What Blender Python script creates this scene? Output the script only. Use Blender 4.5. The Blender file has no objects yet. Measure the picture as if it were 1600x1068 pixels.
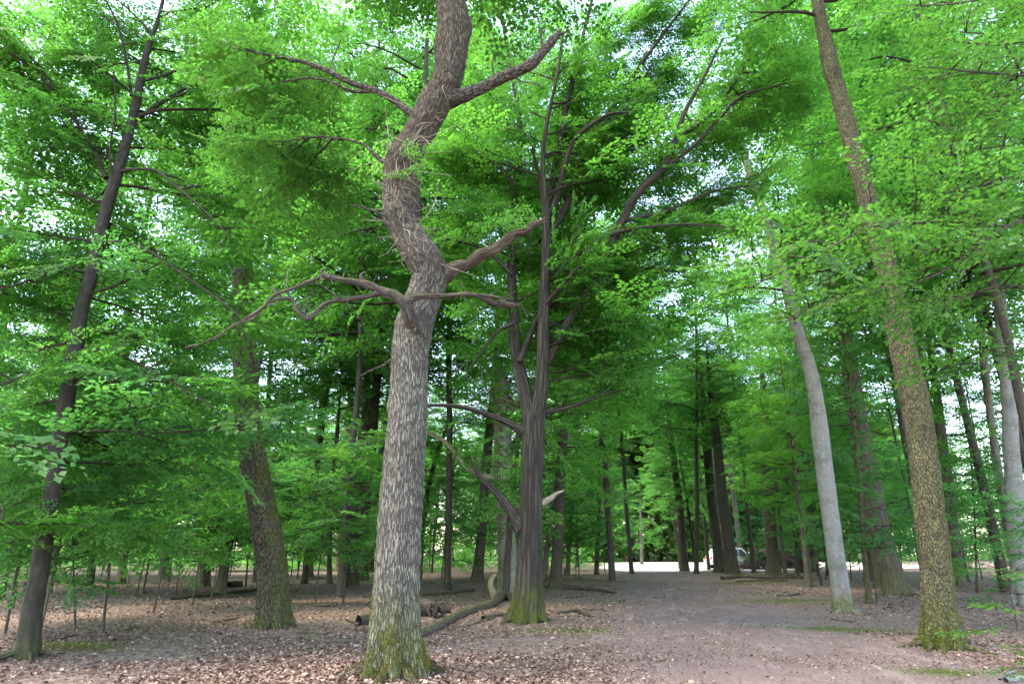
import bpy, math, random
import numpy as np
from mathutils import Matrix, Vector, Quaternion

# ------------------------------------------------------------------ camera, sky, sun, exposure
scene = bpy.context.scene
COL = scene.collection
EYE = 1.55
FPX = 1022.0                                   # focal length in photo pixels (1600 wide)
TILT = math.atan2(858 - 534, FPX)
cam = bpy.data.cameras.new('camera'); cam_o = bpy.data.objects.new('camera', cam)
COL.objects.link(cam_o); scene.camera = cam_o
cam.sensor_width = 36.0; cam.lens = 36.0 * FPX / 1600.0
cam.clip_start = 0.1; cam.clip_end = 1000.0
cam_o.location = (0, 0, EYE); cam_o.rotation_euler = (math.pi / 2 + TILT, 0, 0)

SUN_EL, SUN_AZ = math.radians(63), math.radians(256)   # azimuth clockwise from +Y
w = bpy.data.worlds.new('World'); scene.world = w; w.use_nodes = True
nt = w.node_tree; nt.nodes.clear()
sky = nt.nodes.new('ShaderNodeTexSky'); sky.sky_type = 'NISHITA'; sky.sun_disc = False
sky.sun_elevation = SUN_EL; sky.sun_rotation = SUN_AZ; sky.altitude = 0
sky.air_density = 1.0; sky.dust_density = 1.5; sky.ozone_density = 1.0
bg = nt.nodes.new('ShaderNodeBackground'); bg.inputs[1].default_value = 0.15
wo = nt.nodes.new('ShaderNodeOutputWorld')
nt.links.new(sky.outputs[0], bg.inputs[0]); nt.links.new(bg.outputs[0], wo.inputs[0])
sun = bpy.data.lights.new('sun', 'SUN'); sun.energy = 0.5; sun.angle = math.radians(30); sun.color = (1, .94, .82)
sun_o = bpy.data.objects.new('sun', sun); COL.objects.link(sun_o)
sd = Vector((math.sin(SUN_AZ) * math.cos(SUN_EL), math.cos(SUN_AZ) * math.cos(SUN_EL), math.sin(SUN_EL)))
sun_o.rotation_euler = sd.to_track_quat('Z', 'Y').to_euler()
sun_o.location = sd * 60
vs = scene.view_settings; vs.view_transform = 'Standard'; vs.look = 'None'; vs.gamma = 1.0
vs.use_curve_mapping = False; vs.exposure = 3.2
vs.use_white_balance = True; vs.white_balance_temperature = 7600; vs.white_balance_tint = 11
scene.render.engine = 'CYCLES'
cy = scene.cycles
cy.max_bounces = 8; cy.diffuse_bounces = 4; cy.glossy_bounces = 2; cy.transmission_bounces = 6
cy.transparent_max_bounces = 4; cy.caustics_reflective = False; cy.caustics_refractive = False
cy.use_adaptive_sampling = True; cy.adaptive_threshold = 0.012
cy.use_denoising = True
try:
    cy.denoiser = 'OPENIMAGEDENOISE'; cy.denoising_prefilter = 'FAST'
except Exception:
    pass

# ------------------------------------------------------------------ geometry helpers
rad = math.radians
CAM = np.array([0, 0, EYE])
RIGHT = np.array([1., 0, 0]); FWD = np.array([0, math.cos(TILT), math.sin(TILT)])
UP = np.array([0, -math.sin(TILT), math.cos(TILT)])

def vnoise(p, seed=0):
    p = np.asarray(p, float)
    i = np.floor(p); f = p - i; u = f * f * (3 - 2 * f)
    def h(dx, dy, dz):
        q = (i[:, 0] + dx) * 127.1 + (i[:, 1] + dy) * 311.7 + (i[:, 2] + dz) * 74.7 + seed * 53.13
        s = np.sin(q) * 43758.5453
        return s - np.floor(s)
    c = 0
    for dx in (0, 1):
        wx = u[:, 0] if dx else 1 - u[:, 0]
        for dy in (0, 1):
            wy = u[:, 1] if dy else 1 - u[:, 1]
            for dz in (0, 1):
                wz = u[:, 2] if dz else 1 - u[:, 2]
                c = c + wx * wy * wz * h(dx, dy, dz)
    return c

def path_x(y):
    return 1.75 + 0.178 * np.asarray(y, float)

HUMPS = []      # (x, y, height, radius)
def gz(x, y):
    x = np.atleast_1d(np.asarray(x, float)); y = np.atleast_1d(np.asarray(y, float))
    p = np.stack([x / 9, y / 9, 0 * x], 1); p2 = np.stack([x / 1.7, y / 1.7, 0 * x + 5], 1)
    off = np.clip((np.abs(x - path_x(y)) - 1.5) / 3, 0.15, 1)
    fade = np.clip((49 - y) / 8, 0, 1) * np.clip((120 - np.abs(x)) / 40, 0, 1)
    z = ((vnoise(p, 1) - .5) * .30 + (vnoise(p2, 2) - .5) * .09 * off) * fade
    for (hx, hy, hh, hr) in HUMPS:
        z = z + hh * np.exp(-((x - hx) ** 2 + (y - hy) ** 2) / hr ** 2)
    return z
def gz1(x, y): return float(gz(x, y)[0])

def ray(px, py):
    return RIGHT * ((px - 800) / FPX) + UP * ((534 - py) / FPX) + FWD
def at(px, py, Y):
    d = ray(px, py); return CAM + d * (Y / d[1])
def gnd(px, py):
    d = ray(px, py); z = 0.0
    for _ in range(6):
        s = (z - EYE) / d[2]; p = CAM + d * s; z = gz1(p[0], p[1])
    p[2] = z
    return p
def pxm(p):
    D = float(np.dot(p - CAM, FWD)); return D / FPX * D / math.hypot(D, float(p[0]))     # metres for one photo pixel at p

# ------------------------------------------------------------------ mesh builders
def mesh_obj(name, V, F, mats, parent=None, mi=None, smooth=False, vec=None, pf=None, ff=None, loc=None):
    V = np.asarray(V, np.float32); F = np.asarray(F, np.int32)
    k = F.shape[1]; me = bpy.data.meshes.new(name)
    me.vertices.add(len(V)); me.vertices.foreach_set('co', V.ravel())
    me.loops.add(F.size); me.loops.foreach_set('vertex_index', F.ravel())
    me.polygons.add(len(F))
    me.polygons.foreach_set('loop_start', np.arange(0, F.size, k, dtype=np.int32))
    if mi is not None: me.polygons.foreach_set('material_index', np.asarray(mi, np.int32))
    for m in mats: me.materials.append(m)
    if smooth: me.polygons.foreach_set('use_smooth', np.ones(len(F), bool))
    for nm, a in (vec or {}).items():
        at_ = me.attributes.new(nm, 'FLOAT_VECTOR', 'POINT'); at_.data.foreach_set('vector', np.asarray(a, np.float32).ravel())
    for nm, a in (pf or {}).items():
        at_ = me.attributes.new(nm, 'FLOAT', 'POINT'); at_.data.foreach_set('value', np.asarray(a, np.float32).ravel())
    for nm, a in (ff or {}).items():
        at_ = me.attributes.new(nm, 'FLOAT', 'FACE'); at_.data.foreach_set('value', np.asarray(a, np.float32).ravel())
    me.update(calc_edges=True)
    o = bpy.data.objects.new(name, me); COL.objects.link(o)
    if parent is not None: o.parent = parent
    if loc is not None: o.location = loc
    return o

def tag(o, label=None, cat=None, group=None, kind=None):
    if label: o['label'] = label
    if cat: o['category'] = cat
    if group: o['group'] = group
    if kind: o['kind'] = kind
    return o
def empty(name, loc):
    o = bpy.data.objects.new(name, None); COL.objects.link(o); o.location = tuple(loc); o.empty_display_size = .2
    return o

def resample(P, R, step):
    P = np.asarray(P, float); R = np.asarray(R, float); n = len(P)
    if n == 2:
        L = np.linalg.norm(P[1] - P[0]); m = max(2, int(L / step) + 1); t = np.linspace(0, 1, m)[:, None]
        return P[0] * (1 - t) + P[1] * t, R[0] * (1 - t[:, 0]) + R[1] * t[:, 0]
    E = np.vstack([2 * P[0] - P[1], P, 2 * P[-1] - P[-2]])
    out = []; ro = []
    for i in range(n - 1):
        a, b, c, d = E[i], E[i + 1], E[i + 2], E[i + 3]
        m = max(1, int(np.linalg.norm(c - b) / step)); t = (np.arange(m) / m)[:, None]
        q = .5 * ((2 * b) + (-a + c) * t + (2 * a - 5 * b + 4 * c - d) * t * t + (-a + 3 * b - 3 * c + d) * t ** 3)
        out.append(q); ts = t[:, 0]; ts = ts * ts * (3 - 2 * ts); ro.append(R[i] * (1 - ts) + R[i + 1] * ts)
    out.append(P[-1:]); ro.append(R[-1:])
    return np.vstack(out), np.concatenate(ro)

class Wood:
    """collects tubes into one quad mesh with unrolled bark coordinates and a moss weight"""
    def __init__(s): s.V = []; s.F = []; s.B = []; s.M = []; s.n = 0
    def tube(s, P, R, seg=10, step=.15, flare=0, lobes=5, rough=.03, ridge=0, rk=14, moss=0, moss_h=0, moss_dir=None,
             mossside=0, seed=0, end='taper', z0=None, knots=(), jag=0):
        P, R = resample(P, R, step); n = len(P)
        T = np.gradient(P, axis=0); T /= np.linalg.norm(T, axis=1)[:, None] + 1e-9
        t0 = T[0]; a = np.array([1., 0, 0]) if abs(t0[0]) < .8 else np.array([0, 1., 0])
        N = np.zeros_like(P); N[0] = a - t0 * a.dot(t0); N[0] /= np.linalg.norm(N[0])
        for i in range(1, n):
            v = N[i - 1] - T[i] * N[i - 1].dot(T[i]); N[i] = v / (np.linalg.norm(v) + 1e-9)
        Bn = np.cross(T, N)
        S = np.concatenate([[0], np.cumsum(np.linalg.norm(np.diff(P, axis=0), axis=1))])
        th = np.arange(seg) * 2 * math.pi / seg
        c, si = np.cos(th), np.sin(th)
        RR = np.repeat(R[:, None], seg, 1)
        bx = RR * c; by = RR * si; bz = np.repeat(S[:, None], seg, 1)
        bark = np.stack([bx, by, bz], 2).reshape(-1, 3) + np.array([seed * 3.17, seed * 1.71, seed * .77])
        if flare:
            hh = np.maximum(S, 0)
            f = np.exp(-hh / (flare * 1.3 + .08))
            rng = np.random.default_rng(seed + 7)
            lob = sum(.5 * np.cos(k * th + rng.uniform(0, 6.28)) * rng.uniform(.5, 1) for k in (lobes, lobes - 2, lobes + 2)) / 1.1
            RR = RR * (1 + f[:, None] * (.34 + .42 * lob[None, :]))
            f2 = np.exp(-hh / 2.0); RR = RR * (1 + f2[:, None] * .05 * lob[None, :])
        if rough:
            q = bark.copy(); q[:, 2] *= .5
            RR = RR * (1 + rough * 2 * (vnoise(q * (.45 / max(R.max(), .02)), seed).reshape(n, seg) - .5)
                       + rough * (vnoise(q * (1.4 / max(R.max(), .02)), seed + 3).reshape(n, seg) - .5))
        for (ks, kth, kr, kh) in knots:
            dth = (th[None, :] - kth + math.pi) % (2 * math.pi) - math.pi
            RR = RR + kh * np.exp(-(((S[:, None] - ks)) ** 2 + (RR * dth) ** 2) / kr ** 2)
        if ridge:
            q = bark * np.array([rk, rk, rk / 6.0])
            wv = vnoise(bark * np.array([3, 3, 2.]), seed + 11)
            q[:, 0] += wv * 2.0; q[:, 1] += wv * 1.5
            r1 = 1 - np.abs(2 * vnoise(q, seed + 5) - 1)
            r2 = 1 - np.abs(2 * vnoise(q * 2.1 + 9, seed + 6) - 1)
            rr = np.clip(r1 * .7 + r2 * .3, 0, 1) ** 1.5
            RR = RR + ridge * (.5 - rr.reshape(n, seg))
        V = P[:, None, :] + RR[:, :, None] * (c[None, :, None] * N[:, None, :] + si[None, :, None] * Bn[:, None, :])
        if jag:
            rg = np.random.default_rng(seed + 3)
            V[-1] += T[-1] * (rg.uniform(-.3, 1, seg) * jag)[:, None]
        V = V.reshape(-1, 3)
        # moss
        hgt = V[:, 2] - (V[:, 2].min() if z0 is None else z0)
        m = np.zeros(len(V))
        if moss: m = np.maximum(m, moss * np.clip(1.3 - hgt / max(moss_h, .01), 0, 1))
        if mossside:
            nd = (V.reshape(n, seg, 3) - P[:, None, :]); nd /= np.linalg.norm(nd, axis=2)[:, :, None] + 1e-9
            md = np.asarray(moss_dir, float); md = md / np.linalg.norm(md)
            m = np.maximum(m, (mossside * np.clip(nd.dot(md) * 1.2, 0, 1)).ravel())
        m = np.clip(m * (.35 + 1.3 * vnoise(V * 5, seed + 21)), 0, 1)
        i = np.arange(n - 1)[:, None] * seg; j = np.arange(seg)[None, :]; j2 = (j + 1) % seg
        F = np.stack([i + j, i + j2, i + seg + j2, i + seg + j], 2).reshape(-1, 4)
        V = np.vstack([V, np.repeat((P[-1] + T[-1] * (R[-1] * .3 if end == 'taper' else -.02))[None], seg, 0)])
        bark = np.vstack([bark, bark[-seg:]]); m = np.concatenate([m, m[-seg:]])
        e = (n - 1) * seg
        F = np.vstack([F, np.stack([e + j[0], e + j2[0], e + seg + j2[0], e + seg + j[0]], 1)])
        s.V.append(V); s.F.append(F + s.n); s.B.append(bark); s.M.append(m); s.n += len(V)
        return s
    def build(s, name, mat, parent=None, origin=(0, 0, 0)):
        V = np.vstack(s.V) - np.asarray(origin)
        return mesh_obj(name, V, np.vstack(s.F), [mat], parent, smooth=True, vec={'bark': np.vstack(s.B)}, pf={'moss': np.concatenate(s.M)})

# ------------------------------------------------------------------ materials
def mat(name):
    m = bpy.data.materials.new(name); m.use_nodes = True; m.node_tree.nodes.clear()
    return m, m.node_tree
def nd(nt, t, **k):
    n = nt.nodes.new(t)
    for a, b in k.items(): setattr(n, a, b)
    return n
def mixc(nt, a, b, fac, blend='MIX'):
    n = nd(nt, 'ShaderNodeMix', data_type='RGBA', blend_type=blend)
    for sock, v in ((n.inputs['Factor'], fac), (n.inputs[6], a), (n.inputs[7], b)):
        if hasattr(v, 'is_output') or hasattr(v, 'links'): nt.links.new(v, sock)
        elif isinstance(v, (int, float)): sock.default_value = v
        else: sock.default_value = (*v, 1) if len(v) == 3 else v
    return n.outputs[2]
def ramp(nt, v, a, b, lo=0., hi=1.):
    n = nd(nt, 'ShaderNodeMapRange', interpolation_type='SMOOTHSTEP'); nt.links.new(v, n.inputs[0])
    n.inputs[1].default_value = a; n.inputs[2].default_value = b; n.inputs[3].default_value = lo; n.inputs[4].default_value = hi
    return n.outputs[0]
def mth(nt, op, a, b=0.):
    n = nd(nt, 'ShaderNodeMath', operation=op)
    for i, v in enumerate((a, b)):
        if hasattr(v, 'links'): nt.links.new(v, n.inputs[i])
        else: n.inputs[i].default_value = v
    return n.outputs[0]
def noise(nt, vec, scale, detail=3., rough=.55, out=0):
    n = nd(nt, 'ShaderNodeTexNoise'); n.inputs['Scale'].default_value = scale
    n.inputs['Detail'].default_value = detail; n.inputs['Roughness'].default_value = rough
    if vec is not None: nt.links.new(vec, n.inputs['Vector'])
    return n.outputs[out]

def bark_mat(name, dark, light, scale=20., stretch=.2, bump=1.0, dist=.02, edge=.16, mossc=(.085, .105, .014), lichen=0., lichenc=(.32, .36, .28), furrow=1.0, patch=.35, top=None):
    m, t = mat(name)
    a = nd(t, 'ShaderNodeAttribute', attribute_name='bark'); mo = nd(t, 'ShaderNodeAttribute', attribute_name='moss')
    mp = nd(t, 'ShaderNodeMapping'); mp.inputs['Scale'].default_value = (1, 1, stretch); t.links.new(a.outputs['Vector'], mp.inputs[0])
    nz = noise(t, mp.outputs[0], scale * .6, 3, .6, 1)
    sub = nd(t, 'ShaderNodeVectorMath', operation='SUBTRACT'); t.links.new(nz, sub.inputs[0]); sub.inputs[1].default_value = (.5, .5, .5)
    scl = nd(t, 'ShaderNodeVectorMath', operation='SCALE'); t.links.new(sub.outputs[0], scl.inputs[0]); scl.inputs['Scale'].default_value = dist * 2.5
    add = nd(t, 'ShaderNodeVectorMath', operation='ADD'); t.links.new(mp.outputs[0], add.inputs[0]); t.links.new(scl.outputs[0], add.inputs[1])
    vo = nd(t, 'ShaderNodeTexVoronoi', feature='DISTANCE_TO_EDGE'); vo.inputs['Scale'].default_value = scale; t.links.new(add.outputs[0], vo.inputs['Vector'])
    fur = ramp(t, vo.outputs['Distance'], 0.0, edge)
    if furrow < 1: fur = mth(t, 'ADD', mth(t, 'MULTIPLY', fur, furrow), 1 - furrow)
    fine = noise(t, a.outputs['Vector'], 45, 4, .65)
    big = noise(t, a.outputs['Vector'], 2.2, 3, .6)
    lt = mixc(t, tuple(c * .62 for c in light), tuple(min(1, c * 1.3) for c in light), fine)
    lt = mixc(t, lt, dark, ramp(t, big, .45, .75, 0, patch))
    if lichen:
        lt = mixc(t, lt, lichenc, mth(t, 'MULTIPLY', ramp(t, noise(t, a.outputs['Vector'], 7, 5, .7), .5, .64), lichen))
    col = mixc(t, dark, lt, fur)
    mn = noise(t, a.outputs['Vector'], 26, 4, .7)
    mf = mth(t, 'MULTIPLY', mo.outputs['Fac'], ramp(t, mn, .28, .6))
    mcol = mixc(t, tuple(c * .45 for c in mossc), tuple(min(1, c * 1.5) for c in mossc), fine)
    col = mixc(t, col, mcol, mf)
    if top:      # browner bark higher up the stem, some of the shade there painted in too
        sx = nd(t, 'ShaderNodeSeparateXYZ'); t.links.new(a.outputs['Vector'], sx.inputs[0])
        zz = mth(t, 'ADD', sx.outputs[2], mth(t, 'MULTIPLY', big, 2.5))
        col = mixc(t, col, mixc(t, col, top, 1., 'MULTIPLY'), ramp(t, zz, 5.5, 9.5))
    h = mth(t, 'ADD', fur, mth(t, 'MULTIPLY', fine, .35))
    bp = nd(t, 'ShaderNodeBump'); bp.inputs['Strength'].default_value = min(1, bump); bp.inputs['Distance'].default_value = .03 * max(1, bump)
    t.links.new(h, bp.inputs['Height'])
    p = nd(t, 'ShaderNodeBsdfPrincipled'); p.inputs['Roughness'].default_value = .9; p.inputs['Specular IOR Level'].default_value = .2
    t.links.new(col, p.inputs['Base Color']); t.links.new(bp.outputs[0], p.inputs['Normal'])
    o = nd(t, 'ShaderNodeOutputMaterial'); t.links.new(p.outputs[0], o.inputs[0])
    return m

def leaf_mat(name, lo, hi, tlo, thi, tr=.5, gloss=.18, objvar=.25):
    m, t = mat(name)
    lv = nd(t, 'ShaderNodeAttribute', attribute_name='lv'); oi = nd(t, 'ShaderNodeObjectInfo')
    dif = mixc(t, lo, hi, lv.outputs['Fac']); trc = mixc(t, tlo, thi, lv.outputs['Fac'])
    hs = nd(t, 'ShaderNodeHueSaturation')
    ov = mth(t, 'MULTIPLY_ADD', oi.outputs['Random'], objvar); t.nodes[-1].inputs[2].default_value = 1 - objvar / 2
    t.links.new(ov, hs.inputs['Value']); t.links.new(trc, hs.inputs['Color'])
    hs2 = nd(t, 'ShaderNodeHueSaturation'); t.links.new(ov, hs2.inputs['Value']); t.links.new(dif, hs2.inputs['Color'])
    p = nd(t, 'ShaderNodeBsdfPrincipled'); p.inputs['Roughness'].default_value = .52; p.inputs['Specular IOR Level'].default_value = gloss
    t.links.new(hs2.outputs[0], p.inputs['Base Color'])
    tb = nd(t, 'ShaderNodeBsdfTranslucent'); t.links.new(hs.outputs[0], tb.inputs[0])
    mx = nd(t, 'ShaderNodeMixShader'); mx.inputs[0].default_value = tr
    t.links.new(p.outputs[0], mx.inputs[1]); t.links.new(tb.outputs[0], mx.inputs[2])
    o = nd(t, 'ShaderNodeOutputMaterial'); t.links.new(mx.outputs[0], o.inputs[0])
    return m

def plain(name, col, rough=.6, metal=0., var=.15, scale=8., spec=.4):
    m, t = mat(name); tc = nd(t, 'ShaderNodeTexCoord')
    n = noise(t, tc.outputs['Object'], scale, 4, .6)
    c = mixc(t, tuple(x * (1 - var) for x in col), tuple(min(1, x * (1 + var)) for x in col), n)
    p = nd(t, 'ShaderNodeBsdfPrincipled'); p.inputs['Roughness'].default_value = rough; p.inputs['Metallic'].default_value = metal
    p.inputs['Specular IOR Level'].default_value = spec
    t.links.new(c, p.inputs['Base Color']); o = nd(t, 'ShaderNodeOutputMaterial'); t.links.new(p.outputs[0], o.inputs[0])
    return m

M = {}
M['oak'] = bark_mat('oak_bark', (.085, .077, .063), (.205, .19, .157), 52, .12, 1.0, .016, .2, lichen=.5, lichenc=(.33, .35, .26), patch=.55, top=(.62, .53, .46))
M['oak_upper'] = M['oak']
M['oak_green'] = bark_mat('oak_bark_algae', (.066, .06, .036), (.175, .16, .09), 46, .26, 1.0, .016, .18, lichen=.6, lichenc=(.23, .225, .09), patch=.7)
M['oak_brown'] = bark_mat('oak_bark_brown', (.03, .026, .02), (.15, .125, .10), 40, .2, 1.0, .016, .2, lichen=.3, lichenc=(.17, .18, .14))
M['pale_oak'] = bark_mat('pale_oak_bark', (.16, .15, .14), (.62, .60, .56), 38, .22, 1.0, .012, .22, lichen=.5, lichenc=(.42, .43, .38))
M['dark'] = bark_mat('hornbeam_bark', (.017, .0145, .012), (.078, .067, .055), 14, .06, .9, .03, .3, furrow=.75, lichen=.2, lichenc=(.08, .085, .055))
M['smooth_dark'] = bark_mat('smooth_dark_bark', (.019, .016, .013), (.088, .075, .062), 9, .3, .4, .04, .3, furrow=.35, lichen=.35, lichenc=(.10, .11, .075))  # smooth beech bark, dark in its own colour
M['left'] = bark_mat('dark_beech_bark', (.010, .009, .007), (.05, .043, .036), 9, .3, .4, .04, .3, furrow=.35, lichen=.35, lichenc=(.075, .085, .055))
M['grey'] = bark_mat('grey_bark', (.10, .095, .085), (.32, .31, .28), 40, .5, .7, .02, .25, furrow=.5, lichen=.75, lichenc=(.38, .39, .35), patch=.6)
M['far'] = bark_mat('far_bark', (.045, .037, .030), (.165, .135, .11), 12, .15, .7, .03, .25, furrow=.6, lichen=.3, lichenc=(.12, .125, .08))
M['farpale'] = bark_mat('far_pale_bark', (.07, .06, .05), (.24, .20, .165), 12, .15, .7, .03, .25, furrow=.5, lichen=.3)
M['dead'] = bark_mat('dead_wood', (.03, .025, .021), (.17, .145, .12), 44, .05, .9, .02, .3, furrow=.8, mossc=(.12, .115, .02))
M['deadred'] = bark_mat('red_dead_wood', (.04, .029, .022), (.19, .14, .105), 44, .05, .9, .02, .3, furrow=.8, mossc=(.12, .115, .02))
M['deadpale'] = bark_mat('bleached_dead_wood', (.12, .10, .075), (.42, .36, .27), 30, .06, .7, .02, .3, furrow=.6, mossc=(.24, .21, .03))
M['log'] = bark_mat('fallen_wood', (.03, .024, .02), (.19, .145, .12), 22, .1, .8, .03, .3, furrow=.7)
M['twig'] = plain('twig_bark', (.035, .027, .02), .85, spec=.15)
M['leaf'] = leaf_mat('beech_leaf', (.035, .115, .024), (.065, .17, .034), (.09, .37, .05), (.17, .49, .062), tr=.57)
M['leafnear'] = leaf_mat('near_beech_leaf', (.026, .08, .018), (.05, .125, .026), (.06, .24, .03), (.12, .34, .04), gloss=.25)
M['leafdark'] = leaf_mat('understorey_leaf', (.035, .12, .045), (.065, .17, .06), (.09, .40, .07), (.165, .50, .085), gloss=.2)
M['leaffar'] = leaf_mat('far_leaf', (.04, .125, .036), (.07, .175, .048), (.12, .45, .065), (.215, .57, .08), tr=.57)
M['leafwood'] = leaf_mat('far_wood_leaf', (.034, .10, .024), (.06, .14, .032), (.09, .29, .04), (.16, .40, .055), tr=.52)  # darker copy of the far leaf; shade put into its colour against open sky
M['oakleaf'] = leaf_mat('oak_leaf', (.04, .115, .02), (.07, .16, .03), (.08, .31, .045), (.15, .42, .055))
M['litter'] = None

# ------------------------------------------------------------------ foliage
def make_spray(seed, L=.8, leaf=.072, dens=.052, nside=11, cone=.4):
    """a flat leafy branchlet along +x: leaf positions, directions, normals, lengths and twig segments"""
    r = np.random.default_rng(seed)
    P, D, N, S, T = [], [], [], [], []
    def main(t): return np.array([t * L, .05 * L * math.sin(t * 5 + seed), -.06 * L * t * t])
    pts = [main(t) for t in np.linspace(0, 1, 5)]
    for a, b in zip(pts[:-1], pts[1:]): T.append((a, b, .0045 * L / .8 * (1.1 - a[0] / L), .0045 * L / .8 * (1.05 - b[0] / L)))
    def leafat(p, d, s):
        n = np.array([r.normal(0, .4), r.normal(0, .4), 1.]); n /= np.linalg.norm(n)
        d = d - n * d.dot(n) * .7; d = d + np.array([0, 0, -.12]); d /= np.linalg.norm(d)
        n = n - d * n.dot(d); n /= np.linalg.norm(n)
        P.append(p); D.append(d); N.append(n); S.append(leaf * s)
    for k in range(nside):
        t = .1 + .87 * (k + r.uniform(-.3, .3)) / nside; sg = 1 if k % 2 else -1
        p = main(min(max(t, .03), .98)); an = sg * rad(r.uniform(42, 66))
        l = L * .5 * math.sin(math.pi * min(.98, t * .78 + .17)) * r.uniform(.75, 1.15)
        d = np.array([math.cos(an), math.sin(an), r.uniform(-.12, .08)])
        q = p + d * l + np.array([0, 0, -.08 * l])
        T.append((p, q, .0022, .0012))
        m = max(2, int(l / dens))
        for i in range(m + 1):
            u = (i + .6) / (m + .6); lp = p + (q - p) * min(u, 1)
            if i == m: leafat(q, d, r.uniform(.85, 1.15)); break
            s2 = 1 if i % 2 else -1; a2 = an + s2 * rad(r.uniform(35, 60))
            leafat(lp, np.array([math.cos(a2), math.sin(a2), 0]), r.uniform(.55, 1.2))
    leafat(pts[-1], np.array([1., 0, -.2]), 1.1)
    return dict(P=np.array(P), D=np.array(D), N=np.array(N), S=np.array(S), T=T, L=L)

def leaf_geo(P, D, N, S, lod, wid=.6):
    """lod 0: folded kite (2 triangles); lod 1: oval leaf (6 triangles)"""
    Sd = np.cross(N, D); n = len(P); s = S[:, None]
    if lod == 0:
        V = np.stack([P, P + D * s * .48 - Sd * s * wid * .5 + N * s * .07, P + D * s - N * s * .05, P + D * s * .48 + Sd * s * wid * .5 + N * s * .07], 1)
        F = np.array([[0, 1, 2], [0, 2, 3]])
    else:
        def q(u, v, h): return P + D * s * u + Sd * s * v * wid + N * s * h
        V = np.stack([q(0, 0, 0), q(.22, -.36, .05), q(.58, -.44, .06), q(1, 0, -.08), q(.58, .44, .06), q(.22, .36, .05), q(.4, 0, -.01)], 1)
        F = np.array([[0, 1, 6], [1, 2, 6], [2, 3, 6], [3, 4, 6], [4, 5, 6], [5, 0, 6]])
    k = V.shape[1]
    FF = (F[None] + (np.arange(n) * k)[:, None, None]).reshape(-1, 3)
    return V.reshape(-1, 3), FF, len(F)

def twig_geo(T):
    V, F = [], []
    for (a, b, r0, r1) in T:
        d = b - a; d = d / (np.linalg.norm(d) + 1e-9)
        u = np.cross(d, [0, 0, 1.]); nu = np.linalg.norm(u); u = u / nu if nu > 1e-4 else np.array([1., 0, 0]); v = np.cross(d, u)
        o = len(V)
        if r0 < .0035:      # hair-thin side twig: one tapering triangle
            w_ = (u + v) * .7; V += [a - w_ * r0, a + w_ * r0, b]; F.append((o, o + 1, o + 2)); continue
        for c, r_ in ((a, r0), (b, r1)):
            for k in range(3):
                an = k * 2.0944; V.append(c + r_ * (u * math.cos(an) + v * math.sin(an)))
        for k in range(3):
            k2 = (k + 1) % 3; F += [(o + k, o + k2, o + 3 + k2), (o + k, o + 3 + k2, o + 3 + k)]
    return np.array(V), np.array(F)

def bake(sp, lod=0, wid=.6, seed=0):
    V, F, k = leaf_geo(sp['P'], sp['D'], sp['N'], sp['S'], lod, wid)
    r = np.random.default_rng(seed); lv = np.repeat(r.uniform(0, 1, len(sp['P'])), k)
    tv, tf = twig_geo(sp['T'])
    return dict(V=np.vstack([V, tv]), F=np.vstack([F, tf + len(V)]), mi=np.concatenate([np.zeros(len(F)), np.ones(len(tf))]).astype(int),
                lv=np.concatenate([lv, np.zeros(len(tf))]))

SPR = {}
SPR['beech'] = [make_spray(i + 1, L=.9, leaf=.115, dens=.066, nside=12) for i in range(6)]
SPR['big'] = [make_spray(i + 31, L=1.2, leaf=.15, dens=.092, nside=11) for i in range(5)]
SPR['sap'] = [make_spray(i + 61, L=.85, leaf=.11, dens=.066, nside=11) for i in range(5)]
SPR['far'] = [make_spray(i + 91, L=1.7, leaf=.23, dens=.14, nside=11) for i in range(4)]
BAKED = {k: [bake(s, 0, .74, i) for i, s in enumerate(v)] for k, v in SPR.items()}

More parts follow.
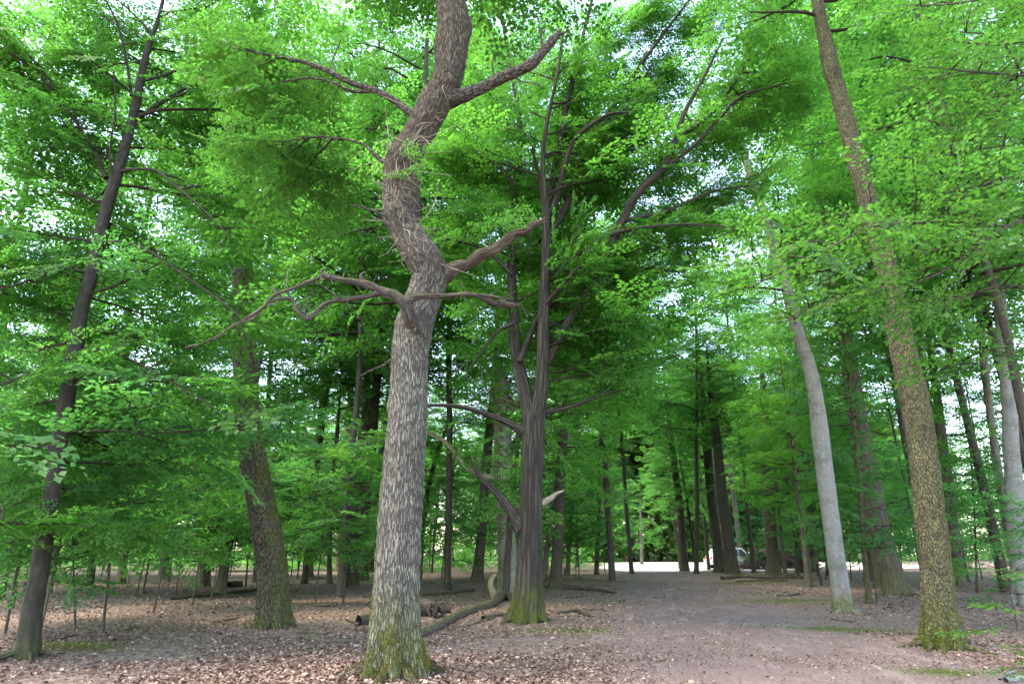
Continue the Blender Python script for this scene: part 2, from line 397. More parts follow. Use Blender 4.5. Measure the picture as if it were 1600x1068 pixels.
class Crown:
    def __init__(s, kind, rng): s.kind = kind; s.rng = rng; s.pos = []; s.X = []; s.N = []; s.sc = []; s.T = []; s.W = Wood(); s.nw = 0; s.nofront = False
    def spray(s, p, d, sc=1., tilt=.5):
        r = s.rng
        d = d / (np.linalg.norm(d) + 1e-9)
        n = np.array([r.normal(0, tilt), r.normal(0, tilt), 1.]); n = n - d * n.dot(d); n /= np.linalg.norm(n) + 1e-9
        s.pos.append(p); s.X.append(d); s.N.append(n); s.sc.append(sc)
    def limb(s, p0, az, el, L, r0, el1=10, wander=20, seg=5):
        r = s.rng; n = max(3, int(L / .45)); P = [np.array(p0, float)]
        for i in range(n):
            t = i / n; e = rad(el + (el1 - el) * t ** .8 + r.normal(0, 5)); az += rad(r.normal(0, wander))
            P.append(P[-1] + np.array([math.cos(az) * math.cos(e), math.sin(az) * math.cos(e), math.sin(e)]) * L / n)
        P = np.array(P); R = np.linspace(r0, max(.006, r0 * .12), len(P))
        s.W.tube(P, R, seg=seg, step=.45, rough=0, seed=s.nw); s.nw += 1
        s.foliate(P, L); return P
    def foliate(s, P, L=None, start=.22, sp=.5, subk=.36, dense=1., skip=0., maxsub=1.8):
        r = s.rng; P = np.asarray(P, float)
        seg = np.linalg.norm(np.diff(P, axis=0), axis=1); cum = np.concatenate([[0], np.cumsum(seg)])
        L = cum[-1]; sg = 1 if r.random() < .5 else -1; x = start * L
        while x < L:
            i = min(len(seg) - 1, np.searchsorted(cum, x) - 1); i = max(i, 0)
            t = (x - cum[i]) / seg[i]; p = P[i] + (P[i + 1] - P[i]) * t; d = (P[i + 1] - P[i]) / seg[i]
            h = np.array([d[0], d[1], 0]); nh = np.linalg.norm(h)
            if nh < .15: a0 = r.uniform(0, 6.28)
            else: a0 = math.atan2(h[1], h[0])
            a = a0 + sg * rad(r.uniform(38, 68)); sg = -sg
            l = min(maxsub, max(.45, subk * (L - x) + .35)) * r.uniform(.75, 1.2)
            if r.random() >= skip: s.sub(p, a, rad(r.uniform(-15, 42)), l, dense)
            x += sp * r.uniform(.75, 1.25)
        d = P[-1] - P[-2]; s.spray(P[-1], d * np.array([1, 1, .4]) + np.array([0, 0, -.03]), r.uniform(.8, 1.1))
    def sub(s, p, a, e, l, dense=1.):
        r = s.rng; n = 3; q = np.array(p, float); pts = [q]
        if s.nofront and math.sin(a) < -.3: a = -a
        for i in range(n):
            aa = a + rad(r.normal(0, 8)); ee = e - rad(9) * i
            q = q + np.array([math.cos(aa) * math.cos(ee), math.sin(aa) * math.cos(ee), math.sin(ee)]) * l / n; pts.append(q)
        for i in range(n): s.T.append((pts[i], pts[i + 1], .011 * (1 - i * .28), .011 * (.72 - i * .28)))
        m = max(1, int(l / .36 * dense)); sg = 1 if r.random() < .5 else -1
        for k in range(m):
            t = (k + .35 + r.uniform(-.2, .2)) / m; f = min(max(t, 0), .97) * n; i = int(f); b = pts[i] + (pts[i + 1] - pts[i]) * (f - i)
            an = a + sg * rad(r.uniform(25, 60)); sg = -sg
            s.spray(b, np.array([math.cos(an), math.sin(an), r.uniform(-.35, .4)]), r.uniform(.65, 1.1) * (1 - .25 * t))
        s.spray(pts[-1], pts[-1] - pts[-2], r.uniform(.75, 1.1))
    def mats3(s):
        X = np.array(s.X); N = np.array(s.N); Y = np.cross(N, X)
        return np.stack([X, Y, N], 2), np.array(s.pos), np.array(s.sc)
    def build(s, parent, leafm, origin=(0, 0, 0), name='crown', woodm=None, limbs=True):
        R, P, S = s.mats3(); P = P - np.asarray(origin); B = BAKED[s.kind]
        pick = s.rng.integers(0, len(B), len(P)); Vs, Fs, ms, ls = [], [], [], []; o = 0
        for v, b in enumerate(B):
            idx = np.where(pick == v)[0]
            if not len(idx): continue
            V = np.einsum('kij,nj->kni', R[idx] * S[idx][:, None, None], b['V']) + P[idx][:, None, :]
            k, n = V.shape[:2]; F = (b['F'][None] + (np.arange(k) * n)[:, None, None]).reshape(-1, 3)
            Vs.append(V.reshape(-1, 3)); Fs.append(F + o); o += k * n
            ms.append(np.tile(b['mi'], k)); ls.append(np.clip(np.tile(b['lv'], k) * .7 + np.repeat(s.rng.uniform(-.1, .4, k), len(b['F'])), 0, 1))
        if limbs and s.W.V:
            wv = np.vstack(s.W.V) - np.asarray(origin); wf = np.vstack(s.W.F); wf = np.vstack([wf[:, [0, 1, 2]], wf[:, [0, 2, 3]]])
            Vs.append(wv); Fs.append(wf + o); o += len(wv); ms.append(np.ones(len(wf), int)); ls.append(np.zeros(len(wf)))
        if s.T:
            tv, tf = twig_geo([(a - np.asarray(origin), b - np.asarray(origin), r0, r1) for (a, b, r0, r1) in s.T])
            Vs.append(tv); Fs.append(tf + o); ms.append(np.ones(len(tf), int)); ls.append(np.zeros(len(tf)))
        c = mesh_obj(name, np.vstack(Vs), np.vstack(Fs), [leafm, M['twig']], parent, mi=np.concatenate(ms), ff={'lv': np.concatenate(ls)})
        c['kind'] = 'stuff'
        return c

def auto_crown(c, axis, z0, z1, nl, lmax, rng, low=.6, el=(5, 40), r0=.05, azs=None, top=True):
    """limbs at a golden angle round a trunk axis (polyline), longest in the lower middle"""
    axis = np.asarray(axis, float); az = rng.uniform(0, 6.28)
    for i in range(nl):
        t = (i + rng.uniform(-.3, .3)) / nl; t = min(max(t, 0), 1); z = z0 + (z1 - z0) * t
        p = np.array([np.interp(z, axis[:, 2], axis[:, 0]), np.interp(z, axis[:, 2], axis[:, 1]), z])
        prof = (low + (1 - low) * math.sin(min(1, t / .35) * math.pi / 2)) * (1 - .55 * max(0, (t - .4) / .6) ** 2)
        az += 2.399 + rng.normal(0, .25)
        a = az if azs is None else azs[0] + (az % 6.283) / 6.283 * (azs[1] - azs[0])
        c.limb(p, a, el[0] + (el[1] - el[0]) * t + rng.normal(0, 6), lmax * prof * rng.uniform(.75, 1.1), r0 * (1.15 - .7 * t))
    if top:
        for k in range(3): c.limb(axis[-1], rng.uniform(0, 6.28), 50, lmax * .3, r0 * .4)

BOUGH = {}
def make_boughs(key, kind, leafm, n, L, seed, sp=.27, subk=.42, el=14):
    BOUGH[key] = []
    for i in range(n):
        rng = np.random.default_rng(seed + i); c = Crown(kind, rng)
        P = [np.zeros(3)]; a = 0.; e = rad(el)
        for k in range(8):
            a += rad(rng.normal(0, 9)); e += rad(rng.uniform(-6, 4)); P.append(P[-1] + np.array([math.cos(a) * math.cos(e), math.sin(a) * math.cos(e), math.sin(e)]) * L / 8)
        c.W.tube(np.array(P), np.linspace(.03, .006, 9), seg=5, step=.4, rough=0)
        c.foliate(P, start=.16, sp=sp, subk=subk, maxsub=1.7)
        o = c.build(None, leafm, name='bough'); BOUGH[key].append(o.data); bpy.data.objects.remove(o)
NOFRONT = [False]
def put_bough(t, origin, key, p, az, el, sc, rng, roll=8):
    if NOFRONT[0] and math.sin(az) < -.3: az = -az
    o = bpy.data.objects.new('bough', BOUGH[key][int(rng.integers(len(BOUGH[key])))]); COL.objects.link(o); o.parent = t
    q = Quaternion((0, 0, 1), az) @ Quaternion((0, 1, 0), -rad(el)) @ Quaternion((1, 0, 0), rad(rng.normal(0, roll)))
    o.rotation_mode = 'QUATERNION'; o.rotation_quaternion = q; o.location = tuple(np.asarray(p) - np.asarray(origin)); o.scale = (sc, sc, sc); o['kind'] = 'stuff'
    return o
def auto_boughs(t, origin, key, axis, z0, z1, n, sc, rng, el=(-5, 45), azs=None, low=.7):
    axis = np.asarray(axis, float); az = rng.uniform(0, 6.28)
    for i in range(n):
        tt = min(max((i + rng.uniform(-.4, .4)) / n, 0), 1); z = z0 + (z1 - z0) * tt
        p = np.array([np.interp(z, axis[:, 2], axis[:, 0]), np.interp(z, axis[:, 2], axis[:, 1]), z])
        prof = (low + (1 - low) * min(1, tt / .3)) * (1 - .6 * max(0, (tt - .4) / .6) ** 1.5)
        az += 2.399 + rng.normal(0, .3); a = az if azs is None else azs[0] + (az % 6.283) / 6.283 * (azs[1] - azs[0])
        put_bough(t, origin, key, p, a, el[0] + (el[1] - el[0]) * tt + rng.normal(0, 7), sc * prof * rng.uniform(.75, 1.15), rng)
def line_boughs(t, origin, key, P, n, sc, rng, start=.25, spread=70, el=(-12, 35)):
    P = np.asarray(P, float); seg = np.linalg.norm(np.diff(P, axis=0), axis=1); cum = np.concatenate([[0], np.cumsum(seg)]); sg = 1
    for i in range(n):
        x = (start + (1 - start) * (i + .5) / n) * cum[-1]; p = np.array([np.interp(x, cum, P[:, k]) for k in range(3)])
        k = min(len(seg) - 1, int(np.searchsorted(cum, x)) - 1); d = P[k + 1] - P[k]; a = math.atan2(d[1], d[0]); sg = -sg
        put_bough(t, origin, key, p, a + sg * rad(rng.uniform(15, spread)), rng.uniform(*el), sc * rng.uniform(.7, 1.1) * (1.1 - .5 * i / n), rng)
make_boughs('beech', 'beech', M['leaf'], 6, 3.0, 200)
make_boughs('oak', 'beech', M['oakleaf'], 4, 3.0, 260, sp=.3)
make_boughs('shade', 'beech', M['leafdark'], 4, 2.6, 300, el=6)

# ------------------------------------------------------------------ the setting: ground, road, undergrowth
# trees of the middle distance: (base x, base y, width) ... up the trunk, bark, crown, crown height, crown scale, label
G1 = 'trunks standing along the path and in the wood behind'
MID = [
    ([(-62, 905, 40), (-20, 790, 32), (18, 700, 28), (48, 630, 27), (75, 565, 25), (95, 500, 22)], 'far', 'tall1', 7, .75, 'leaning trunk crossing the left picture edge behind the low leaves'),
    ([(-2, 935, 18), (10, 880, 15), (22, 815, 14), (34, 760, 12), (50, 690, 11)], 'smooth_dark', 'mid2', 4.5, 1., 'thin dark trunk left of the flaring roots at the picture edge'),
    ([(72, 900, 20), (95, 745, 18), (112, 640, 17), (125, 560, 15)], 'farpale', 'tall2', 8, .7, 'greyish trunk half hidden behind the tall dark trunk at far left'),
    ([(188, 912, 14), (196, 850, 13), (208, 770, 12), (220, 690, 10), (228, 660, 8)], 'far', 'mid1', 5.2, 1., 'slender dark trunk beside the thin slanting sapling stem at left'),
    ([(256, 905, 16), (260, 830, 15), (270, 760, 14), (278, 690, 12)], 'far', 'mid2', 5.5, 1.1, 'straight dark trunk midway between the tall dark trunk and the mossy-bent oak'),
    ([(317, 918, 20), (325, 840, 18), (338, 780, 17), (350, 720, 15)], 'far', 'tall2', 6.5, .7, 'dark trunk with low stump shadow left of the short leaning trunk'),
    ([(344, 930, 18), (353, 870, 16), (364, 815, 15), (374, 770, 14), (384, 700, 12)], 'smooth_dark', 'mid1', 5.5, 1., 'short-looking leaning trunk just left of the mossy-bent oak'),
    ([(482, 896, 14), (485, 830, 12), (490, 760, 12), (497, 690, 11)], 'far', 'tall1', 7, .7, 'first slim trunk right of the mossy-bent oak'),
    ([(515, 912, 9), (515, 850, 8), (518, 770, 8), (526, 690, 7)], 'far', 'mid2', 5.5, 1.1, 'very slim trunk between two dark ones behind the leafy sapling'),
    ([(531, 890, 14), (535, 800, 13), (541, 700, 12), (546, 640, 11)], 'far', 'tall3', 8, .7, 'slim trunk directly left of the thick dark leaning pair'),
    ([(546, 918, 24), (553, 850, 21), (563, 780, 20), (573, 710, 19), (583, 640, 17)], 'smooth_dark', 'tall2', 8, .7, 'thickest dark leaning trunk close left of the crooked oak'),
    ([(567, 908, 16), (571, 830, 14), (577, 750, 13), (584, 680, 12)], 'smooth_dark', 'tall1', 9, .6, 'second dark leaning trunk tucked behind the thickest one left of the crooked oak'),
    ([(578, 893, 11), (585, 800, 10), (596, 700, 10), (602, 650, 9)], 'dark', 'mid2', 7, 1.1, 'narrow dark trunk nearly touching the crooked oak on its left'),
    ([(654, 905, 10), (660, 830, 9), (670, 760, 8), (684, 705, 6), (694, 680, 5)], 'dark', 'mid2', 4.6, .9, 'slim dark trunk just right of the crooked oak'),
    ([(745, 914, 17), (751, 850, 15), (756, 770, 15), (763, 690, 14), (768, 640, 12)], 'smooth_dark', 'tall2', 7, .65, 'dark trunk just left of the pale dying oak'),
    ([(868, 917, 20), (871, 860, 18), (874, 780, 17), (878, 710, 16), (881, 670, 13)], 'smooth_dark', 'mid1', 6.0, 1.2, 'dark forking trunk just right of the double-stemmed tree'),
    ([(848, 905, 9), (856, 850, 8), (864, 800, 8), (870, 750, 7)], 'far', 'mid2', 6.0, 1.0, 'narrow trunk squeezed between the double-stemmed tree and its forking neighbour'),
    ([(886, 898, 8), (889, 860, 7), (893, 800, 6), (898, 740, 5)], 'far', 'mid2', 6.0, .9, 'thin trunk on the path side of the dark forking trunk'),
    ([(1070, 894, 14), (1066, 840, 12), (1062, 790, 12), (1054, 730, 11), (1048, 680, 9)], 'smooth_dark', 'tall2', 6.0, .55, 'lone dark trunk before the pale clearing where the path ends'),
    ([(1064, 888, 6), (1056, 830, 5), (1048, 785, 5), (1042, 740, 4)], 'dark', 'mid2', 6.0, .8, 'thin stem leaning away left of the lone dark trunk at the clearing'),
    ([(1088, 893, 4), (1080, 830, 4), (1070, 760, 3), (1062, 720, 3)], 'dark', 'sap2', 4.2, 1.2, 'hair-thin stem right of the lone dark trunk at the clearing'),
    ([(1108, 890, 5), (1102, 830, 5), (1096, 760, 4), (1090, 700, 4)], 'dark', 'mid2', 7.0, .7, 'thin stem on the left of the twin dark trunks'),
    ([(1125, 890, 18), (1118, 830, 16), (1112, 780, 16), (1106, 710, 15), (1101, 650, 12)], 'smooth_dark', 'tall1', 9, .55, 'left one of the twin dark trunks beside the path'),
    ([(1144, 892, 22), (1136, 830, 19), (1128, 770, 18), (1121, 700, 16), (1114, 640, 14)], 'smooth_dark', 'tall2', 9, .6, 'right one of the twin dark trunks beside the path'),
    ([(1159, 882, 9), (1152, 820, 8), (1147, 780, 8), (1140, 730, 7)], 'dark', 'mid1', 7.5, 1., 'slim leaning trunk in front of the brushwood heap'),
    ([(1209, 895, 23), (1206, 850, 20), (1203, 800, 19), (1199, 720, 18), (1196, 660, 16)], 'smooth_dark', 'tall3', 7.5, .65, 'thick straight dark trunk at the right end of the brushwood heap'),
    ([(1227, 897, 7), (1221, 840, 6), (1215, 780, 6), (1208, 700, 5)], 'far', 'mid2', 6.5, .9, 'thin stem just right of the thick straight dark trunk'),
    ([(1251, 890, 15), (1247, 830, 13), (1244, 780, 13), (1240, 720, 12)], 'smooth_dark', 'tall1', 8, .55, 'first of three dark trunks left of the pale grey trunk'),
    ([(1262, 908, 9), (1256, 850, 8), (1250, 790, 8), (1243, 720, 7), (1238, 650, 6)], 'farpale', 'mid1', 6, 1., 'brownish slim stem in front of the three dark trunks'),
    ([(1268, 890, 14), (1265, 830, 12), (1263, 780, 12), (1262, 730, 11)], 'smooth_dark', 'tall2', 8, .55, 'middle one of three dark trunks left of the pale grey trunk'),
    ([(1297, 898, 12), (1290, 840, 11), (1284, 790, 10), (1277, 740, 9)], 'dark', 'mid1', 6.5, 1., 'dark trunk half hidden behind the pale grey trunk'),
    ([(1359, 942, 11), (1352, 880, 9), (1347, 820, 9), (1343, 760, 8), (1339, 710, 8), (1335, 672, 6)], 'oak_green', 'sap1', 5.6, 1.1, 'thin mossy stem in front of the broad dark rooted trunk'),
    ([(1372, 915, 15), (1364, 860, 13), (1356, 800, 12), (1349, 750, 11)], 'oak_green', 'mid2', 6.5, 1., 'mossy slim trunk tucked against the broad dark rooted trunk'),
    ([(1498, 912, 24), (1494, 870, 21), (1490, 830, 20), (1483, 770, 19), (1474, 700, 17), (1464, 620, 15)], 'far', 'tall2', 8, .65, 'dark trunk with flared foot peeping out behind the mottled green oak'),
    ([(1579, 882, 12), (1572, 840, 11), (1564, 790, 10), (1556, 740, 9)], 'dark', 'mid1', 6.5, 1., 'dark slanting trunk in the distance left of the right picture edge'),
    ([(1563, 878, 8), (1558, 840, 7), (1552, 800, 6), (1546, 740, 6)], 'far', 'mid2', 6.5, 1., 'thin far trunk left of the dark slanting one by the right edge'),
    ([(1527, 925, 4), (1525, 880, 3.5), (1524, 830, 3), (1521, 780, 2.5)], 'dark', 'sap3', 2.4, 1., 'spindly bare sapling between the mottled oak and the right edge'),
    ([(1003, 881, 5), (1002, 850, 5), (1001, 810, 4)], 'farpale', 'sap2', 2.2, 1.5, 'thin light brown trunk at the left corner of the pale clearing'),
]
for (hx, hy, hh, hr) in [(617, 1050, .10, .95), (1476, 1008, .14, 1.0), (823, 972, .08, 1.0), (1398, 925, .10, 1.2), (38, 1022, .10, .9), (427, 975, .06, .9)]:
    b = gnd(hx, hy); HUMPS.append((b[0], b[1], hh, hr))

for q in MID:
    if q[0][0][2] > 11:
        b = gnd(*q[0][0][:2]); r_ = q[0][0][2] * .5 * pxm(b); HUMPS.append((b[0], b[1], .25 * r_ + .05, r_ * 2.6))

def ground_mat():
    m, t = mat('forest_floor'); tc = nd(t, 'ShaderNodeTexCoord'); v = tc.outputs['Object']
    pa = nd(t, 'ShaderNodeAttribute', attribute_name='path')
    n1 = noise(t, v, .7, 4, .6); n2 = noise(t, v, 9, 5, .7); n3 = noise(t, v, 38, 4, .7)
    vo = nd(t, 'ShaderNodeTexVoronoi'); vo.inputs['Scale'].default_value = 17; t.links.new(v, vo.inputs['Vector'])
    lit = mixc(t, (.085, .058, .047), (.31, .235, .20), vo.outputs['Color'])
    lit = mixc(t, lit, (.10, .066, .05), ramp(t, n2, .45, .7, 0, .8))
    soil = mixc(t, (.13, .09, .082), (.215, .158, .148), n2)
    soil = mixc(t, soil, (.36, .285, .265), ramp(t, n3, .54, .66, 0, .8))
    soil = mixc(t, soil, (.12, .08, .07), ramp(t, n1, .5, .75, 0, .55))
    soil = mixc(t, soil, (.27, .215, .20), ramp(t, noise(t, v, .45, 5, .65), .55, .68, 0, .6))
    pu = nd(t, 'ShaderNodeAttribute', attribute_name='puv')
    soil = mixc(t, soil, (.29, .225, .21), ramp(t, noise(t, pu.outputs['Vector'], 2.2, 4, .6), .52, .66, 0, .6))
    soil = mixc(t, soil, (.11, .075, .065), ramp(t, noise(t, pu.outputs['Vector'], 1.3, 5, .65), .56, .7, 0, .6))
    c = mixc(t, lit, soil, ramp(t, mth(t, 'ADD', pa.outputs['Fac'], mth(t, 'MULTIPLY', mth(t, 'SUBTRACT', n2, .5), .9)), .3, .7))
    gr = nd(t, 'ShaderNodeAttribute', attribute_name='green')
    c = mixc(t, c, mixc(t, (.04, .07, .012), (.09, .13, .02), n3), mth(t, 'MULTIPLY', gr.outputs['Fac'], ramp(t, n2, .35, .6)))
    bp = nd(t, 'ShaderNodeBump'); bp.inputs['Strength'].default_value = .8; bp.inputs['Distance'].default_value = .03
    t.links.new(mth(t, 'ADD', n2, mth(t, 'MULTIPLY', n3, .5)), bp.inputs['Height'])
    p = nd(t, 'ShaderNodeBsdfPrincipled'); p.inputs['Roughness'].default_value = .95; p.inputs['Specular IOR Level'].default_value = .1
    t.links.new(c, p.inputs['Base Color']); t.links.new(bp.outputs[0], p.inputs['Normal'])
    o = nd(t, 'ShaderNodeOutputMaterial'); t.links.new(p.outputs[0], o.inputs[0]); return m
M['ground'] = ground_mat()

def path_mask(x, y):
    wdt = 2.3 + .5 * (vnoise(np.stack([x / 2.5, y / 2.5, 0 * x], 1), 9) - .5) * 2
    wdt = np.where(x > path_x(y), wdt + np.clip((16 - y) * .14, 0, .8), wdt)
    return np.clip((wdt - np.abs(x - path_x(y))) / 1.3 + .5, 0, 1)
GRASS = [(882, 984, 1.0, .5), (1475, 1050, .55, .35), (1225, 938, 1.6, .7), (1312, 983, 1.3, .6), (1150, 911, 2.2, .9), (108, 1008, .8, .5)]
GR = [(*gnd(a, b)[:2], c, d) for a, b, c, d in GRASS]
n = 270
u = np.linspace(-1, 1, n); gx = np.sinh(6 * u) + 3; gy = np.sinh(6 * u) + 10
X, Y = np.meshgrid(gx, gy); X = X.ravel(); Y = Y.ravel(); Z = gz(X, Y)
i, j = np.meshgrid(np.arange(n - 1), np.arange(n - 1)); k = (j * n + i).ravel()
green = np.zeros(len(X))
for (a, b, rx, ry) in GR: green = np.maximum(green, np.exp(-((X - a) / rx) ** 2 - ((Y - b) / ry) ** 2))
green = np.maximum(green, np.clip((Y - 50) / 10, 0, .8) * (X < path_x(Y) - 3))
g = mesh_obj('ground', np.stack([X, Y, Z], 1), np.stack([k, k + 1, k + n + 1, k + n], 1), [M['ground']], smooth=True,
             pf={'path': path_mask(X, Y), 'green': green}, vec={'puv': np.stack([X - path_x(Y), Y * .22, 0 * X], 1)}); g['kind'] = 'structure'

# pale clearing at the end of the path
M['gravel'] = plain('pale_gravel', (.42, .385, .35), .9, var=.3, scale=3)
ux = np.linspace(0, 1, 40); uy = np.linspace(0, 1, 24); A, B = np.meshgrid(ux, uy); A = A.ravel(); B = B.ravel()
yy = 50 + 42 * B; x0 = path_x(yy) - 2.2 - 2.5 * np.sin(B * 3) - 1.2 * vnoise(np.stack([yy / 3, 0 * yy, 0 * yy], 1), 4); x1 = path_x(yy) + 2.2 + np.clip((yy - 51) * 2.2, 0, 26)
xx = x0 + (x1 - x0) * A; k = (np.arange(23)[:, None] * 40 + np.arange(39)[None]).ravel()
g = mesh_obj('road', np.stack([xx, yy, gz(xx, yy) + .012], 1), np.stack([k, k + 1, k + 41, k + 40], 1), [M['gravel']]); g['kind'] = 'structure'

# ------------------------------------------------------------------ crown templates (mesh data shared by the repeats)
TPL = {}
def template(key, kind, leafm, H, nl, lmax, seed, el=(5, 40), r0=.05, low=.6, z0=0., bark='far'):
    rng = np.random.default_rng(seed); c = Crown(kind, rng)
    ax = np.array([[0, 0, z] for z in np.linspace(0, H, 8)])
    auto_crown(c, ax, z0, H * .97, nl, lmax, rng, low=low, el=el, r0=r0)
    e = empty('tpl', (0, 0, 0)); cr = c.build(e, leafm, woodm=M[bark])
    objs = list(e.children); TPL[key] = [(o.name.split('.')[0], o.data, o.get('kind')) for o in objs]
    for o in objs + [e]: bpy.data.objects.remove(o)
template('tall1', 'big', M['leaffar'], 13, 32, 4.4, 1)
template('tall2', 'big', M['leaffar'], 12, 30, 4.2, 2, el=(-5, 35))
template('tall3', 'big', M['leaf'], 14, 26, 3.8, 3, el=(10, 50))
template('mid1', 'beech', M['leaf'], 7, 18, 3.0, 4, el=(0, 35), r0=.03)
template('mid2', 'beech', M['leaf'], 6, 16, 2.7, 5, el=(-5, 25), r0=.03)
template('sap1', 'sap', M['leafdark'], 3.6, 22, 1.9, 6, el=(-5, 35), r0=.016)
template('sap2', 'sap', M['leaffar'], 4.4, 24, 1.7, 7, el=(0, 40), r0=.016)
template('sap3', 'sap', M['leafdark'], 2.6, 12, 1.4, 8, el=(-5, 30), r0=.012)
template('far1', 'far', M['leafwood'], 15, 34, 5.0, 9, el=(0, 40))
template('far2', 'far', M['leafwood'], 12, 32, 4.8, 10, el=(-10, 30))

def put_tpl(key, parent, loc, rz=0., sc=1., up=None):
    for (nm, me, kd) in TPL[key]:
        o = bpy.data.objects.new(nm, me); COL.objects.link(o); o.parent = parent
        q = Quaternion((0, 0, 1), rz)
        if up is not None: q = Vector((0, 0, 1)).rotation_difference(Vector(up)) @ q
        o.rotation_mode = 'QUATERNION'; o.rotation_quaternion = q; o.location = tuple(loc); o.scale = (sc,) * 3
        if kd: o['kind'] = kd

# ------------------------------------------------------------------ traced trunks and branches
def trace(pts, Y=None):
    """pixel trace (px, py, width[, dy]) -> world points and radii at the tree's own distance"""
    P, R = [], []
    for q in pts:
        p = at(q[0], q[1], Y + (q[3] if len(q) > 3 else 0)); P.append(p); R.append(max(.004, q[2] * .5 * pxm(p)))
    return np.array(P), np.array(R)
def trunk_trace(pts, H, dys=None):
    b = gnd(pts[0][0], pts[0][1]); P, R = trace(pts, b[1]); P[0] = b
    P = np.vstack([P[0] - np.array([0, 0, .18]), P]); R = np.concatenate([R[:1], R])
    d = P[-1] - P[-3]; d /= np.linalg.norm(d); r0 = R[-1]; zt = P[-1][2]; p = P[-1]; E = []; RE = []
    while p[2] < H - .5:
        d = d + np.array([-.02 * np.sign(d[0]) * abs(d[0]) ** .5, 0, .06]); d /= np.linalg.norm(d); p = p + d * 1.3; E.append(p)
        RE.append(max(.03, r0 * (1 - .9 * (p[2] - zt) / max(H - zt, .1))))
    if E: P = np.vstack([P, E]); R = np.concatenate([R, RE])
    return b, P, R
def on_axis(P, z):
    P = np.asarray(P); o = np.argsort(P[:, 2]); Q = P[o]
    return np.array([np.interp(z, Q[:, 2], Q[:, 0]), np.interp(z, Q[:, 2], Q[:, 1]), z])
def branch(t, base, pts, Y, m, seg=8, step=.12, name='branch', seed=0, rough=.08, **k):
    P, R = trace(pts, Y); W = Wood(); W.tube(P, R, seg=seg, step=step, seed=seed, rough=rough, **k)
    return W.build(name, M[m] if isinstance(m, str) else m, t, base), P

def add_roots(t, b, r, n, bark, seed, lmax=1.1, moss=.6):
    rg = np.random.default_rng(seed); a0 = rg.uniform(0, 6.28)
    for k in range(n):
        a = a0 + k * 6.283 / n + rg.normal(0, .25); l = r * .9 + rg.uniform(.45, 1.) * lmax; P_ = []; m_ = 6
        for j_ in range(m_):
            u = j_ / (m_ - 1); d_ = r * .55 + (l - r * .55) * u; a += rg.normal(0, .12) * (j_ > 1)
            x_, y_ = b[0] + math.cos(a) * d_, b[1] + math.sin(a) * d_; P_.append((x_, y_, gz1(x_, y_) + .10 * (1 - u) ** 2.2 + .005 - .09 * u ** 2))
        r0 = r * rg.uniform(.13, .22); W_ = Wood(); W_.tube(P_, [r0 * 1.15, r0, r0 * .75, r0 * .55, r0 * .38, r0 * .2], seg=12, step=.06, rough=.14, ridge=.012, rk=20, seed=seed + k, moss_dir=(0, 0, 1), mossside=moss)
        W_.build('root', M[bark], t, b)

# ---- the crooked oak in front
HERO = [(619, 1048, 84), (617, 1000, 78), (619, 950, 74), (621, 900, 71), (626, 800, 69), (633, 700, 64), (638, 640, 61), (639, 600, 59), (641, 550, 60),
        (646, 515, 62), (656, 480, 58), (667, 450, 57), (671, 425, 56), (660, 402, 54), (644, 378, 50), (630, 350, 48), (623, 318, 48), (623, 280, 50), (629, 250, 52),
        (647, 222, 48), (662, 195, 48), (679, 165, 47), (694, 135, 46), (705, 95, 46), (708, 50, 48), (704, 0, 46), (700, -60, 43), (705, -120, 40)]
b, P, R = trunk_trace(HERO, 17); hb = b
t = empty('oak_tree', b); tag(t, 'tall crooked oak with S-shaped trunk, mossy foot and twisted dead limbs, nearest of all', 'tree')
W = Wood(); W.tube(P, R, seg=104, step=.033, flare=.28, lobes=6, rough=.035, ridge=.022, rk=30, moss=.85, moss_h=.75, seed=1, z0=b[2],
                   knots=((6.5, -1.3, .22, .06), (6.2, -2.3, .2, .06), (5.45, -1.57, .25, .07), (8.2, 2.9, .22, .06), (9.3, 3.0, .25, .07), (4.3, -1.2, .09, .035), (9.7, .1, .25, .06), (6.6, .2, .28, .07), (2.2, -2.2, .1, .03), (7.2, -1.2, .1, .035), (3.3, 3.0, .12, .04)))
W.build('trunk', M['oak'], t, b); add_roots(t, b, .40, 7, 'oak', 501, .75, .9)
Yh = b[1]; f = -.42 
mo = dict(moss_dir=(0, 0, 1), mossside=.6)
def hb_(pts, m='dead', **k):
    o, Pb = branch(t, b, pts, Yh, m, **k)
    if m == 'dead' and len(pts) > 6:
        rg_ = np.random.default_rng(k.get('seed', 0)); W_ = Wood(); Rb = trace(pts, Yh)[1]
        for q_ in range(12):
            i_ = int(rg_.integers(1, len(Pb) - 1)); u_ = rg_.random(); p_ = Pb[i_] * (1 - u_) + Pb[i_ + 1] * u_; l_ = rg_.uniform(.08, .4)
            d_ = np.array([rg_.normal(0, .6), rg_.normal(0, .4), rg_.normal(.3, .7)]); W_.tube([p_, p_ + d_ * l_ * .5 + rg_.normal(0, .02, 3), p_ + d_ * l_ + rg_.normal(0, .04, 3)], [min(.016, Rb[i_] * .5), .008, .003], seg=5, step=.08, rough=0, seed=q_)
        W_.build('spurs', M[m], t, b)['kind'] = 'stuff'
    return o, Pb
hb_([(644, 505, 30, f), (640, 492, 24, f - .12), (634, 476, 22, f - .2), (618, 463, 19, f - .22), (596, 455, 17, f - .25), (572, 444, 15, f - .3), (540, 438, 12, f - .3), (508, 432, 11, f - .3), (488, 438, 8, f - .35),
     (462, 449, 7, f - .4), (430, 460, 7, f - .5), (408, 482, 6, f - .6), (372, 505, 5, f - .7), (330, 530, 4, f - .8), (290, 544, 2.5, f - .9)], seed=11, seg=16, step=.035, rough=.22, ridge=.022, rk=22, **mo)
